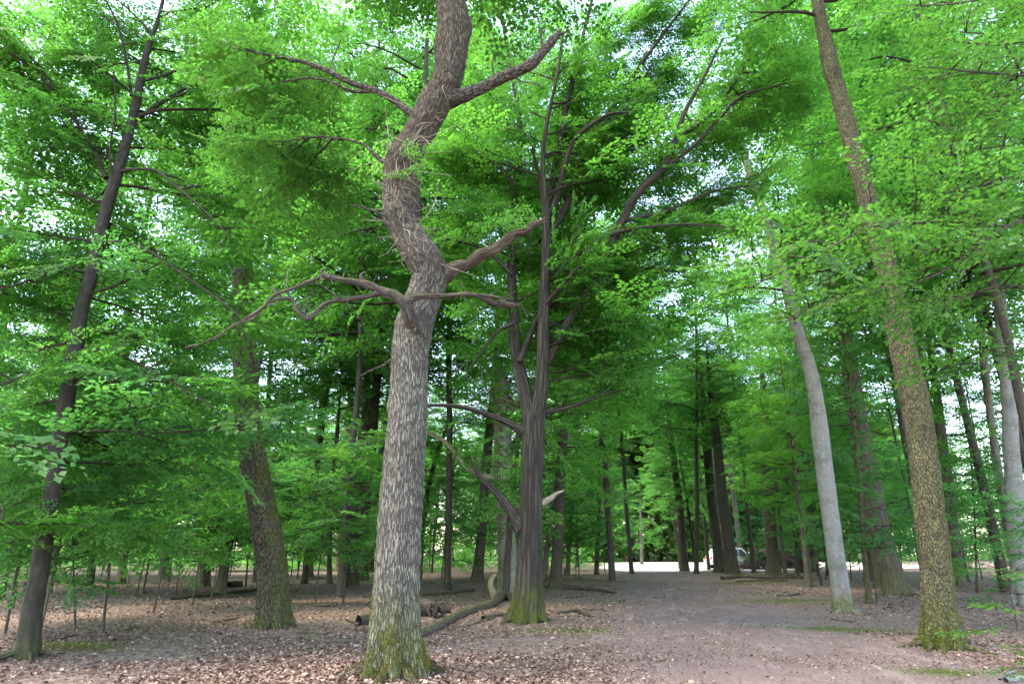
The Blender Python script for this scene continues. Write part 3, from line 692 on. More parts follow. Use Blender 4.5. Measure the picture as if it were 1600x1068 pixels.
hb_([(516, 434, 9, f - .3), (506, 428, 8, f - .3), (502, 423, 5, f - .3), (510, 419, 2.5, f - .3)], seed=12, step=.04)
hb_([(578, 450, 9, f - .3), (568, 440, 8, f - .3), (564, 430, 5, f - .3), (572, 424, 2, f - .3)], seed=13, step=.04)
hb_([(592, 456, 11, f - .25), (570, 464, 9, f - .25), (545, 467, 8, f - .2), (512, 473, 7, f - .2), (492, 489, 7.5, f - .2), (480, 498, 7.5, f - .2), (465, 484, 6.5, f - .2), (457, 470, 6, f - .2),
     (440, 466, 5.5, f - .25), (416, 476, 5, f - .3), (396, 496, 3.5, f - .35), (380, 505, 2, f - .4)], seed=14, seg=12, step=.035, rough=.2, ridge=.012, rk=24)
hb_([(634, 474, 20, f - .2), (650, 464, 12, f - .2), (675, 463, 9, f - .2), (700, 462, 9, f - .15), (735, 460, 9, f - .1), (755, 466, 10, f - .05), (772, 474, 11, f), (790, 476, 10, f + .05), (812, 477, 3, f + .1)], seed=15, seg=14, step=.035, rough=.22, ridge=.018, rk=24, **mo)
hb_([(745, 460, 6, f - .1), (768, 463, 5, f - .05), (800, 468, 2.5, f)], seed=16, step=.05)
hb_([(676, 438, 40), (694, 428, 30), (714, 416, 22), (733, 411, 18), (752, 397, 18), (771, 391, 15), (790, 376, 16), (804, 365, 14), (819, 362, 14), (833, 351, 12), (846, 346, 9)], 'deadred', seed=17, seg=22, step=.035, rough=.14, ridge=.035, rk=20, end='cut', jag=.12, **mo)
hb_([(700, 155, 34), (722, 150, 23), (750, 139, 19), (790, 120, 18), (830, 100, 16), (852, 77, 14), (866, 60, 13), (873, 50, 7)], 'oak_brown', seed=18, seg=18, step=.04, rough=.16, ridge=.02, rk=20, end='cut', jag=.06)
hb_([(860, 66, 7), (872, 56, 5), (884, 50, 3), (893, 38, 1.5)], 'oak_brown', seed=191)
hb_([(800, 118, 5), (815, 128, 3), (836, 130, 2), (850, 138, 1.2)], seed=192)
hb_([(764, 135, 5), (772, 118, 3.5), (768, 100, 2), (776, 88, 1.2)], seed=193)
hb_([(848, 82, 6), (846, 62, 4), (842, 40, 3), (846, 28, 1.5)], seed=19)
_, L5 = hb_([(665, 195, 24), (648, 182, 15), (620, 160, 12), (590, 143, 11), (550, 130, 9), (510, 110, 8), (470, 96, 6), (440, 90, 5), (400, 82, 4), (365, 75, 3)], 'oak_brown', seed=20, rough=.1)
_, L5b = hb_([(585, 142, 7), (550, 143, 5), (515, 127, 4.5), (480, 122, 3), (440, 128, 2)], 'oak_brown', seed=21)
hb_([(525, 118, 4), (519, 95, 3), (530, 70, 2.5), (532, 55, 1.5)], seed=22)
_, L6 = hb_([(615, 258, 16), (598, 252, 9), (580, 236, 6), (560, 222, 4), (500, 214, 3), (440, 222, 2)], 'oak_brown', seed=23)
hb_([(618, 345, 4, -.3), (585, 330, 4, -.35), (565, 323, 3.5, -.4), (548, 320, 2, -.45)], seed=24)
hb_([(652, 425, 6, -.42), (638, 400, 6, -.45), (624, 370, 5, -.45), (612, 345, 3, -.45)], 'deadred', seed=25)
_, L7 = hb_([(615, 560, 5), (600, 570, 4), (575, 580, 3), (555, 592, 2)], 'oak_brown', seed=26)
# dead shoots clinging to the bark
rg = np.random.default_rng(77); W = Wood()
for q in range(150):
    i = rg.choice([0, 1, 2]); py = (rg.normal(365, 38), rg.normal(245, 12), rg.uniform(140, 430))[i]
    c = np.interp(py, [h[1] for h in HERO[::-1]], [h[0] for h in HERO[::-1]]); wd = np.interp(py, [h[1] for h in HERO[::-1]], [h[2] for h in HERO[::-1]])
    u = rg.uniform(-.95, .95); p = at(c + u * wd * .5, py, Yh); p[1] -= math.sqrt(max(0, 1 - u * u)) * wd * .5 * pxm(p) - .02
    d = np.array([u * .8 + rg.normal(0, .5), -.35 + rg.normal(0, .25), rg.normal(0, .6)]); l = rg.uniform(.12, .45)
    q1 = p + d * l * .5 + rg.normal(0, .04, 3); q2 = q1 + (d + rg.normal(0, .5, 3)) * l * .5
    W.tube(np.array([p, q1, q2]), [.006, .005, .002], seg=4, step=.1, rough=0, seed=q)
W.build('dead_shoots', M['deadpale'], t, b)
rng = np.random.default_rng(5); c = Crown('beech', rng); c.nofront = True; NOFRONT[0] = True
for L_ in (L5[4:], L5b[2:], L6[2:]): c.foliate(L_, start=.1, sp=.4, subk=.3, dense=1.)
for (px, py) in [(655, 262), (640, 275), (800, 345), (775, 352), (790, 335), (670, 240)]:
    p = at(px, py, Yh - .35)
    for _ in range(2): a = rng.uniform(0, 6.28); c.spray(p, np.array([math.cos(a), math.sin(a) - .4, .1]), .4)
ax = P[P[:, 2] > 9]
auto_boughs(t, b, 'oak', ax, 11.5, 16.5, 14, 1.4, rng, azs=(.2, 2.95), el=(-12, 40))
auto_boughs(t, b, 'oak', ax, 13, 16.5, 8, 1.1, rng)
for L_ in (L5, L6): line_boughs(t, b, 'oak', L_, 6, .55, rng, start=.45, el=(-25, 30))
c.build(t, M['oakleaf'], b, woodm=M['oak_brown'])

# ---- right oak, mottled green
def simple_tree(name, label, pts, bark, H, seg=40, step=.08, flare=.2, lobes=5, ridge=.02, rk=14, seed=0, moss=0., moss_h=.1, crown=None, cz=None, cs=1., group=None, mside=0., mdir=(0, 0, 1), rough=.03, rz=None, roots=0, roots_l=1.):
    b, P, R = trunk_trace(pts, H)
    t = empty(name, b); tag(t, label, 'tree', group)
    W = Wood(); W.tube(P, R, seg=seg, step=step, flare=flare, lobes=lobes, rough=rough, ridge=ridge, rk=rk, moss=moss, moss_h=moss_h, seed=seed, z0=b[2], mossside=mside, moss_dir=mdir)
    W.build('trunk', M[bark], t, b)
    if roots: add_roots(t, b, R[1] * 1.05, roots, bark, seed + 600, lmax=roots_l)
    if crown:
        rr = random.Random(seed + 3)
        p = on_axis(P, cz); q = on_axis(P, min(H, cz + 4)); up = q - p; up[0] *= .6
        put_tpl(crown, t, p - b, rr.uniform(0, 6.28) if rz is None else rz, cs, up / np.linalg.norm(up))
    return t, b, P, R

simple_tree('oak_tree', 'mottled green and brown oak leaning over the path, thickest trunk beside its near edge',
            [(1474, 1008, 60), (1471, 975, 57), (1468, 950, 54), (1463, 900, 52), (1458, 850, 51), (1452, 800, 50), (1444, 720, 48), (1434, 650, 47), (1424, 600, 46), (1412, 550, 43), (1402, 500, 40),
             (1392, 450, 37), (1380, 400, 35), (1366, 350, 34), (1352, 300, 32), (1338, 250, 30), (1325, 200, 28), (1312, 150, 27), (1300, 110, 27), (1290, 65, 23), (1280, 20, 20), (1272, -30, 18)],
            'oak_green', 20, seg=84, step=.04, flare=.3, lobes=6, ridge=.035, rk=15, seed=2, moss=1., moss_h=.7, crown='tall3', cz=12.5, cs=.85, roots=7, mside=.35, mdir=(1, -.3, 0))
simple_tree('oak_tree', 'dark oak with a mossy bend, standing alone on the leaf litter at left',
            [(427, 975, 54), (427, 940, 51), (426, 900, 50), (420, 850, 48), (412, 800, 46), (402, 750, 44), (393, 700, 42), (387, 650, 41), (384, 600, 39), (382, 550, 38), (380, 500, 37), (379, 440, 34), (380, 380, 30)],
            'oak_brown', 18, seg=84, step=.045, flare=.22, lobes=7, ridge=.03, rk=14, seed=3, moss=.7, moss_h=.25, crown='tall3', cz=10.2, cs=.6, roots=6, roots_l=.6, mside=.75, mdir=(.8, -.3, .8))
simple_tree('slender_tree', 'smooth pale grey trunk with one mossy green sock, right of the path',
            [(1318, 955, 33), (1314, 920, 30), (1305, 860, 29), (1297, 800, 29), (1289, 740, 29), (1282, 680, 28), (1274, 620, 25), (1264, 570, 23), (1252, 535, 21), (1240, 495, 19), (1225, 430, 17), (1205, 370, 16), (1185, 310, 14), (1165, 250, 12), (1148, 205, 10)],
            'grey', 17, seg=40, step=.07, flare=.1, ridge=.012, rk=12, seed=4, moss=1.6, moss_h=.42, crown='mid1', cz=8.5, cs=1.35, roots=5, roots_l=.6)
simple_tree('beech_tree', 'broad dark trunk with spreading mossy roots behind the pale grey trunk',
            [(1402, 925, 40), (1388, 880, 38), (1372, 820, 36), (1360, 760, 36), (1348, 700, 34), (1338, 640, 31), (1330, 590, 28), (1322, 540, 25), (1310, 480, 21), (1300, 420, 17)],
            'far', 19, seg=48, step=.09, flare=.28, lobes=5, ridge=.02, rk=12, seed=5, moss=.6, moss_h=1.0, crown='tall2', cz=8.5, cs=.7, roots=7, roots_l=1.5)
simple_tree('beech_tree', 'thick speckled trunk cut by the right picture edge',
            [(1607, 945, 42), (1597, 900, 34), (1590, 830, 32), (1585, 760, 31), (1580, 700, 28), (1577, 640, 26), (1570, 560, 23), (1563, 480, 20), (1556, 400, 18)],
            'grey', 20, seg=40, step=.09, flare=.3, ridge=.015, rk=14, seed=6, crown='tall1', cz=9, cs=.7)
simple_tree('slender_tree', 'slim pale trunk standing just left of the thick speckled trunk at the edge',
            [(1594, 925, 13), (1578, 850, 12), (1565, 760, 12), (1555, 700, 12), (1545, 630, 13), (1537, 560, 13), (1531, 480, 13), (1528, 400, 13), (1515, 330, 12)],
            'farpale', 18, seg=20, step=.12, flare=.1, ridge=0, seed=7, crown='mid1', cz=9, cs=1.2)

# ---- pale dead oak behind the forked tree
b, P, R = trunk_trace([(793, 928, 34), (793, 880, 30), (791, 830, 28), (789, 780, 28), (787, 745, 30), (786, 700, 27), (785, 660, 28), (785, 632, 29), (783, 600, 24), (777, 570, 17), (771, 545, 11), (768, 518, 9)], 3)
t = empty('dead_oak_tree', b); tag(t, 'pale dying oak with mossy stubs and a broken top behind the forked tree', 'tree'); Yd = b[1]
W = Wood(); W.tube(P, R, seg=64, step=.06, flare=.1, lobes=5, rough=.05, ridge=.03, rk=13, seed=9, end='cut', jag=.3, mossside=.9, moss_dir=(-.7, -.5, .35), z0=b[2])
W.build('trunk', M['pale_oak'], t, b)
mo = dict(moss_dir=(0, 0, 1), mossside=1.)
for i, (pts, m_) in enumerate([
    ([(783, 752, 16), (772, 747, 10), (750, 741, 9), (727, 727, 8), (712, 707, 8), (692, 687, 6), (668, 675, 4)], 'deadpale'),
    ([(780, 598, 12), (770, 585, 9), (756, 567, 7), (748, 552, 5), (740, 540, 3)], 'deadpale'),
    ([(790, 645, 20), (800, 636, 14), (812, 626, 11), (826, 616, 9)], 'deadpale'),
    ([(790, 722, 9), (800, 712, 7), (806, 700, 6), (810, 688, 5)], 'deadpale'),
    ([(778, 632, 7), (769, 625, 5), (765, 612, 4), (770, 602, 3)], 'deadpale'),
    ([(775, 640, 5), (760, 632, 5), (748, 625, 4), (738, 622, 3)], 'deadpale'),
    ([(796, 795, 14), (806, 790, 10), (822, 786, 8)], 'deadpale')]):
    branch(t, b, pts, Yd, m_, seed=30 + i, rough=.14, step=.08, end='cut', **mo)
rng = np.random.default_rng(8); c = Crown('beech', rng)
for (px, py) in [(775, 580), (790, 600), (770, 610), (765, 545), (800, 590), (780, 560)]:
    for _ in range(3): a = rng.uniform(0, 6.28); c.spray(at(px + rng.normal(0, 6), py + rng.normal(0, 8), Yd), np.array([math.cos(a), math.sin(a), .3]), .6)
c.build(t, M['oakleaf'], b, limbs=False)

# ---- forked dark tree in the middle
b, P, R = trunk_trace([(823, 970, 47), (826, 935, 44), (828, 900, 40), (829, 850, 38), (830, 800, 37), (831, 750, 36), (833, 700, 35), (834, 668, 35), (834, 645, 33)], 3)
t = empty('forked_tree', b); tag(t, 'dark double-stemmed tree with mossy foot, its trunk splitting into a narrow V', 'tree'); Yf = b[1]
W = Wood(); W.tube(P, R, seg=72, step=.05, flare=.26, lobes=7, rough=.04, ridge=.035, rk=9, seed=41, moss=.75, moss_h=.75, z0=b[2], end='cut'); W.build('trunk', M['dark'], t, b); add_roots(t, b, R[1] * 1.05, 7, 'dark', 520, .8)
LS = [(832, 665, 29), (826, 632, 25), (817, 600, 21), (809, 565, 19), (804, 530, 18), (803, 490, 16), (800, 450, 15), (800, 400, 14), (802, 350, 13), (805, 300, 12), (810, 250, 11), (812, 200, 9), (806, 150, 7), (795, 90, 5), (786, 40, 4), (780, -20, 3)]
RS = [(837, 668, 28), (842, 632, 23), (846, 600, 20), (848, 560, 19), (849, 500, 17), (851, 450, 16), (853, 400, 14), (853, 345, 13), (850, 300, 9), (848, 250, 7), (855, 190, 6), (870, 120, 5), (880, 50, 4)]
_, PL = branch(t, b, [(x, y, w_, .1 * i_) for i_, (x, y, w_) in enumerate(LS)], Yf, 'dark', seg=20, step=.08, seed=42, name='stem', rough=.04)
_, PR = branch(t, b, [(x, y, w_, -.06 * i_) for i_, (x, y, w_) in enumerate(RS)], Yf, 'dark', seg=20, step=.08, seed=43, name='stem', rough=.04)
FB = [
    [(850, 570, 14), (880, 515, 11), (910, 465, 11), (945, 400, 11, -.3), (972, 345, 11, -.6), (1000, 297, 11, -.8), (1035, 265, 10, -1), (1055, 220, 8, -1.1), (1070, 175, 6, -1.2), (1100, 120, 4, -1.3), (1130, 60, 3, -1.5)],
    [(1038, 264, 6, -1), (1090, 222, 5, -1.2), (1150, 157, 4, -1.4), (1190, 140, 3, -1.6), (1230, 130, 2, -1.8)],
    [(812, 565, 9), (830, 520, 7), (850, 480, 6, -.3), (878, 445, 5, -.6), (905, 415, 3, -.9)],
    [(818, 674, 13), (790, 658, 9), (755, 645, 7), (720, 635, 6), (675, 633, 4), (640, 640, 3)],
    [(815, 826, 22), (797, 797, 12), (776, 770, 9), (750, 745, 7), (740, 722, 4), (737, 712, 2)],
    [(846, 645, 9), (880, 638, 5), (920, 625, 4), (945, 614, 3), (990, 606, 2)],
    [(846, 786, 10), (862, 777, 7), (870, 770, 4), (881, 766, 2)],
    [(852, 385, 12), (868, 352, 10, .2), (890, 310, 9, .3), (905, 262, 8, .4), (940, 195, 6, .5), (985, 150, 4, .6), (1020, 100, 3, .7)],
    [(853, 345, 9), (870, 310, 8, -.2), (885, 250, 7, -.4), (905, 210, 6, -.6), (950, 180, 5, -.8), (985, 176, 3, -1)],
    [(851, 330, 7), (845, 290, 6), (838, 260, 5), (832, 230, 3)],
    [(905, 80, 5, .4), (955, 40, 4, .3), (1010, -5, 3, .2), (1050, -40, 2, 0)],
    [(972, 345, 7, -.6), (1040, 330, 5, -.8), (1110, 300, 4, -1), (1170, 290, 3, -1.2)],
    [(858, 440, 8), (900, 400, 6, -.5), (960, 365, 5, -1), (1040, 352, 4, -1.5), (1110, 352, 3, -1.8), (1150, 360, 2, -2)],
    [(855, 480, 6), (900, 450, 5, .4), (950, 430, 4, .8), (1010, 420, 3, 1.2), (1060, 425, 2, 1.5)],
    [(800, 430, 6), (770, 400, 5), (730, 380, 4), (690, 372, 3)],
    [(806, 290, 6), (780, 262, 5), (750, 245, 4), (700, 240, 3)],
    [(803, 505, 6), (775, 520, 4), (745, 560, 3), (725, 590, 2)],
    [(935, 205, 7, .5), (985, 125, 6, .5), (1035, 55, 4, .4), (1085, -10, 3, .3), (1120, -60, 2, .2)],
    [(1058, 215, 6, -1.1), (1110, 180, 5, -.9), (1160, 110, 4, -.8), (1190, 40, 3, -.8), (1210, -20, 2, -.8)],
    [(853, 330, 9, 0), (868, 260, 8, .2), (885, 170, 7, .3), (905, 80, 5, .4), (925, 0, 4, .5)]]
rng = np.random.default_rng(12); c = Crown('beech', rng); c.nofront = True; NOFRONT[0] = True
for i, pts in enumerate(FB):
    o, Pb = branch(t, b, [(q[0], q[1], q[2] * 1.2, *q[3:]) for q in pts], Yf, 'deadpale' if i == 6 else 'dark', seed=50 + i, seg=8, rough=.08)
    if i not in (3, 4, 6, 16): c.foliate(Pb, start=.3, sp=.42, subk=.3)
for i, pts in enumerate(FB):
    if i in (3, 4, 5, 6, 16): continue
    line_boughs(t, b, 'beech', trace(pts, Yf)[0], 4 if i not in (0, 7, 10, 11, 12, 17, 18) else 8, .62 if i < 17 else .85, rng)
auto_boughs(t, b, 'beech', PL[6:], PL[6][2], PL[-1][2], 16, .95, rng, el=(-5, 40), azs=(-.8, 3.95))
auto_boughs(t, b, 'beech', PR[5:], PR[5][2], PR[-1][2], 13, 1.1, rng, el=(-5, 40), azs=(-.8, 3.95))
auto_boughs(t, b, 'beech', PR[4:], PR[4][2], PR[-1][2], 11, 1.3, rng, el=(-5, 40), azs=(-.75, 1.3))
auto_boughs(t, b, 'beech', PR[1:6], PR[1][2] + .5, PR[5][2], 9, 1.2, rng, azs=(-.6, 1.0))
c.build(t, M['leaf'], b, woodm=M['dark']); print('forked sprays', len(c.pos))

# ---- tall dark tree at the left
b, P, R = trunk_trace([(40, 1022, 38), (50, 950, 35), (60, 900, 32), (72, 830, 31), (85, 740, 29), (97, 660, 28), (108, 600, 28), (118, 545, 27), (128, 480, 24), (140, 440, 23), (152, 390, 22), (165, 330, 21), (180, 280, 20), (198, 220, 17), (213, 160, 15), (225, 100, 12), (237, 60, 9), (250, 20, 7), (262, -40, 5)], 14)
t = empty('hornbeam_tree', b); tag(t, 'dark smooth trunk with flaring roots rising at the far left, leaning in through low leaves', 'tree'); Yl = b[1]
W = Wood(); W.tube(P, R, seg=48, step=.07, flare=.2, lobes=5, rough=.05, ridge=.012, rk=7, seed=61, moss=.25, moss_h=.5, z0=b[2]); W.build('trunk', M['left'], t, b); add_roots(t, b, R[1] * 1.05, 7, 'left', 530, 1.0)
PT = P
LB = [
    [(166, 278, 9), (140, 222, 6), (100, 167, 5, -.2), (60, 117, 4.5, -.4), (20, 86, 4, -.6), (-30, 60, 3, -.8)],
    [(85, 140, 4, -.3), (60, 100, 3, -.4), (25, 75, 4, -.6)],
    [(196, 200, 9), (240, 168, 7, .2), (285, 140, 6, .4), (330, 110, 4, .6), (380, 95, 3, .8)],
    [(206, 150, 6), (197, 92, 5, -.2), (185, 42, 4, -.4), (165, 0, 3, -.6)],
    [(186, 268, 7), (215, 264, 5, -.2), (245, 267, 5, -.4), (268, 285, 4, -.5), (310, 320, 3, -.7), (360, 370, 2, -.9)],
    [(160, 378, 8), (200, 380, 6, -.2), (240, 396, 5, -.4), (290, 432, 4, -.6), (345, 470, 3, -.9), (380, 500, 2, -1)],
    [(122, 548, 8), (165, 548, 5, -.2), (205, 562, 4, -.4), (245, 583, 3.5, -.7), (300, 615, 2.5, -1), (340, 640, 2, -1.2)],
    [(135, 425, 7), (90, 420, 5, -.3), (40, 440, 4, -.6), (0, 452, 3, -.8), (-40, 465, 2, -1)],
    [(75, 815, 8), (40, 817, 6, -.5), (0, 818, 5, -1), (-40, 822, 3, -1.4)],
    [(110, 600, 6), (70, 580, 4, -.4), (30, 590, 3.5, -.8), (-20, 610, 2, -1.2)],
    [(178, 300, 5), (172, 240, 4, -.2), (180, 170, 3, -.3), (178, 110, 2.5, -.4)]]
rng = np.random.default_rng(21); c = Crown('beech', rng); c.nofront = True
for i, pts in enumerate(LB):
    o, Pb = branch(t, b, pts, Yl, 'left', seed=70 + i, seg=7, rough=.08); c.foliate(Pb, start=.25, sp=.42, subk=.32)
for i, pts in enumerate(LB):
    if i not in (5, 6): line_boughs(t, b, 'beech', trace(pts, Yl)[0], 4, .6, rng)
auto_boughs(t, b, 'beech', PT[7:], 5.5, 13.5, 28, 1.1, rng, azs=(-.05, 4.45))
auto_boughs(t, b, 'shade', PT[3:10], 2.2, 6.5, 15, 1.1, rng, el=(-5, 8), azs=(-.3, 4.6))
c.build(t, M['leaf'], b, woodm=M['left']); print('left sprays', len(c.pos))
NOFRONT[0] = False
# ---- trees of the middle distance: (base x, base y, width) ... up the trunk, bark, crown, crown height, crown scale, label
for i, (pts, bark, cr, cz, cs, lab) in enumerate(MID):
    base = gnd(pts[0][0], pts[0][1])
    w0 = pts[0][2]
    H = {'t': 15 + (i * 7 % 5), 'm': cz + 6 * cs, 's': cz + 3.2 * cs}[cr[0]]
    fork = 'forking' in lab and False
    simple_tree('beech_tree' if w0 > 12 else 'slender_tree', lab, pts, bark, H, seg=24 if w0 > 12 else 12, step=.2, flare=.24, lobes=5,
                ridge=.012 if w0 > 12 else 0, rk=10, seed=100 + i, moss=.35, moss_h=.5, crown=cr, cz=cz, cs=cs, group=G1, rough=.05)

# ---- saplings and understorey (own stems, shared foliage)
STEM = {}
def stem_mesh(key, h, r, seed):
    rg = np.random.default_rng(seed); n = 7; P = np.zeros((n, 3)); P[:, 2] = np.linspace(-.1, h, n)
    P[1:, :2] += np.cumsum(rg.normal(0, .035 * h / 5, (n - 1, 2)), 0) * .5
    W = Wood(); W.tube(P, np.linspace(r, r * .35, n), seg=8, step=.3, flare=.04, rough=.05, seed=seed)
    o = W.build('trunk', M['smooth_dark']); STEM[key] = o.data; bpy.data.objects.remove(o)
for k_, h, r_ in (('sap1', 5.2, .028), ('sap2', 6.0, .03), ('sap3', 3.6, .018)): stem_mesh(k_, h, r_, ord(k_[3]))
for k_, h, r_ in (('mid1', 11, .075), ('mid2', 9.5, .06)): stem_mesh(k_, h, r_, ord(k_[3]) + 9)
for k_, h, r_ in (('tall1', 20, .14), ('tall2', 19, .12), ('tall3', 21, .13), ('far1', 22, .2), ('far2', 17, .16)): stem_mesh(k_, h, r_, ord(k_[-1]) + 19)
CZ = dict(sap1=1.6, sap2=1.7, sap3=1.0, mid1=4.0, mid2=3.5, tall1=7.2, tall2=7, tall3=7, far1=7, far2=6)
rr = random.Random(4)
FARP = [(945 + 22 * i, 'far1' if i % 2 else 'far2', 93 + (i * 5) % 8) for i in range(11)]
def place(key, x, y, label, group, sc=1., lean=None, name=None, cz=None):
    z = gz1(x, y); t = empty(name or ('sapling' if key[0] == 's' else 'young_tree' if key[0] == 'm' else 'forest_tree'), (x, y, z))
    tag(t, label, 'tree' if key[0] != 's' else 'sapling', group)
    o = bpy.data.objects.new('trunk', STEM[key]); COL.objects.link(o); o.parent = t
    put_tpl(key, t, (0, 0, CZ[key] if cz is None else cz))
    t.scale = (sc, sc, sc * rr.uniform(.9, 1.1)); ln = lean or (rr.gauss(0, 2.2), rr.gauss(0, 2.2))
    t.rotation_euler = (rad(ln[0]), rad(ln[1]), rr.uniform(0, 6.28))
    return t
SAP = [  # more low leaves
    (690, 905, 'sap2', 1.2, 'bright leafy sapling behind the gap between the crooked oak and the dying oak'),
    (1290, 900, 'sap1', 1.2, 'leafy sapling behind the foot of the pale grey trunk'),
    (1440, 900, 'sap2', 1.2, 'leafy sapling half covered by the mottled green oak'),
    (455, 900, 'sap2', 1.2, 'leafy sapling in the gap right behind the mossy-bent oak'),  # px of the base, py of the base, template, scale, label
    (8, 990, 'sap2', .85, 'leafy sapling crowding the left picture edge before the flaring roots'),
    (118, 985, 'sap1', .8, 'slanting sapling with two thin stems left of the leaf litter, nearest the flaring roots'),
    (160, 988, 'sap2', .9, 'slanting thin-stemmed sapling on the litter right of the flaring roots'),
    (20, 950, 'sap1', 1.0, 'dark sapling with flat leaf tiers in front of the left picture edge trunk'),
    (240, 955, 'sap2', .9, 'leafy sapling on the shaded floor below the straight dark left trunk'),
    (60, 1000, 'sap3', .9, 'low leafy sapling hiding the foot of the tall dark left trunk'),
    (135, 915, 'sap2', 1.2, 'tall sapling between the flaring roots and the slender dark trunk'),
    (80, 925, 'sap1', 1.1, 'dense leafy sapling behind the flaring roots'),
    (212, 930, 'sap1', 1.0, 'leafy sapling in shade between the two slender dark left trunks'),
    (275, 925, 'sap3', 1.2, 'small sapling in front of the straight dark left trunk'),
    (300, 945, 'sap3', 1.1, 'low sapling standing left of the mossy-bent oak'),
    (493, 945, 'sap1', .85, 'bent thin sapling with pale leaf layers just right of the mossy-bent oak'),
    (536, 942, 'sap2', .8, 'leafy sapling close left of the crooked oak foot'),
    (600, 935, 'sap3', .9, 'small sapling hiding behind the crooked oak'),
    (700, 915, 'sap3', 1.0, 'small sapling between the crooked oak and the pale dying oak'),
    (905, 905, 'sap2', 1.1, 'leafy sapling with flat dark layers at the left path verge'),
    (945, 893, 'sap1', 1.3, 'flat-layered sapling where the path narrows on its left side'),
    (1330, 905, 'sap2', 1.1, 'sapling with fine leaves between the pale grey and the broad dark trunk'),
    (1535, 905, 'sap1', 1.1, 'leafy sapling behind the mottled green oak, toward the right edge'),
    (1590, 985, 'sap3', .75, 'small leafy sapling at the right picture edge beyond the mottled oak foot'),
]
for (px, py, key, sc, lab) in SAP:
    p = gnd(px, py); ln = (4, 10) if 'slanting' in lab else None
    place(key, p[0], p[1], lab, 'saplings of the understorey', sc, ln)

# random fill of the wood, kept off the path, the clearing and the open floor in front
pts_used = []
def ok(x, y, dmin, clear):
    if abs(x - path_x(y)) < clear: return False
    if 49 < y < 91 and path_x(y) - 5 < x < path_x(y) + 6 + max(0, (y - 51) * 2.2): return False
    return all((x - a) ** 2 + (y - b_) ** 2 > dmin ** 2 for a, b_ in pts_used)
def fill(n, yr, keys, dmin, clear, labf, sc=(.9, 1.15), xr=1.0, cond=None):
    k = 0; tries = 0
    while k < n and tries < n * 60:
        tries += 1; y = rr.uniform(*yr); x = rr.uniform(-1, 1) * (y * .85 + 6) * xr
        if y < 36 and 640 < 800 + FPX * x / (y * math.cos(TILT)) < 800: continue
        if not ok(x, y, dmin, clear) or (cond and not cond(x, y)): continue
        pts_used.append((x, y)); key = rr.choice(keys); lab, grp = labf(x, y, key); place(key, x, y, lab, grp, rr.uniform(*sc)); k += 1
def side(x, y): return 'left' if x < path_x(y) else 'right'
TALLP = [(325, 'tall1', 30), (480, 'tall3', 34), (540, 'tall2', 31), (150, 'tall1', 29), (620, 'tall1', 36), (700, 'tall3', 30), (930, 'tall1', 46),
         (1175, 'tall2', 47), (1252, 'tall3', 48), (1350, 'tall1', 36), (1500, 'tall3', 34), (1560, 'tall1', 28), (1640, 'tall2', 24), (-60, 'tall2', 24), (625, 'tall2', 22), (537, 'tall2', 25), (405, 'tall1', 36), (790, 'tall2', 26), (985, 'tall2', 47), (1085, 'tall1', 47), (955, 'tall1', 36), (1455, 'tall1', 24), (1650, 'tall2', 19), (640, 'tall1', 28)]
LM = [(-999, 'beyond the left picture edge'), (0, 'behind the tall dark trunk at far left'), (140, 'behind the slender dark trunk at left'), (235, 'behind the straight dark left trunk'), (310, 'left of the mossy-bent oak'),
      (400, 'right of the mossy-bent oak'), (500, 'behind the thick dark leaning pair'), (590, 'behind the crooked oak'), (670, 'between the crooked oak and the dying oak'), (760, 'behind the double-stemmed tree'),
      (850, 'between the dark forking trunk and the path'), (930, 'at the left verge where the path narrows'), (1010, 'at the far end of the path'), (1090, 'behind the twin dark trunks'), (1165, 'behind the brushwood heap'),
      (1240, 'left of the pale grey trunk'), (1300, 'between the pale grey and the broad dark trunk'), (1380, 'behind the broad dark rooted trunk'), (1440, 'behind the mottled green oak'), (1510, 'right of the mottled green oak'), (1600, 'beyond the right picture edge')]
def where(x, y):
    px = 800 + FPX * x / (y * math.cos(TILT)); return [l for p_, l in LM if px >= p_][-1]
DEP = [(0, 'near'), (30, 'middling'), (38, 'far'), (48, 'very far'), (60, 'farthest')]
def depth(y): return [l for p_, l in DEP if y >= p_][-1]
for i, (px, key, y) in enumerate(TALLP):
    x = (px - 800) / FPX * (y * math.cos(TILT)); pts_used.append((x, y))
    place(key, x, y, 'tall %s tree with high leafy crown %s' % (depth(y), where(x, y)), 'tall trees with high crowns', rr.uniform(1.15, 1.35))
for (px, key, y) in FARP: place(key, (px - 800) / FPX * y * math.cos(TILT), y, 'distant tree in the bright treeline beyond the clearing', 'treeline beyond the clearing', rr.uniform(1.1, 1.4))
fill(60, (22, 54), ['sap1', 'sap2', 'sap3'], 2.0, 5.0, lambda x, y, k: ('leafy understorey sapling, %s, %s' % (depth(y), where(x, y)), 'understorey saplings deep in the wood'), sc=(.9, 1.5))
fill(36, (26, 60), ['mid1', 'mid2'], 2.6, 5.5, lambda x, y, k: ('slender young tree, %s, %s' % (depth(y), where(x, y)), 'young trees deep in the wood'))
fill(9, (50, 80), ['tall1', 'tall2', 'tall3'], 3.4, 7.0, lambda x, y, k: ('tall back-row tree, %s, %s' % (depth(y), where(x, y)), 'tall trees at the back of the wood'), sc=(.85, 1.1))
fill(44, (92, 118), ['far1', 'far2'], 4.5, 0, lambda x, y, k: ('distant tree in the bright treeline beyond the clearing', 'treeline beyond the clearing'), sc=(.9, 1.2), xr=.8)

for i in range(17):
    px = 900 + i * 26 + rr.uniform(-8, 8); y = rr.uniform(89, 97); place('far1' if i % 2 else 'far2', (px - 800) / FPX * y * math.cos(TILT), y, 'low bright bushy tree edging the far side of the pale clearing', 'bushy trees round the clearing', rr.uniform(.6, .8), cz=.4)

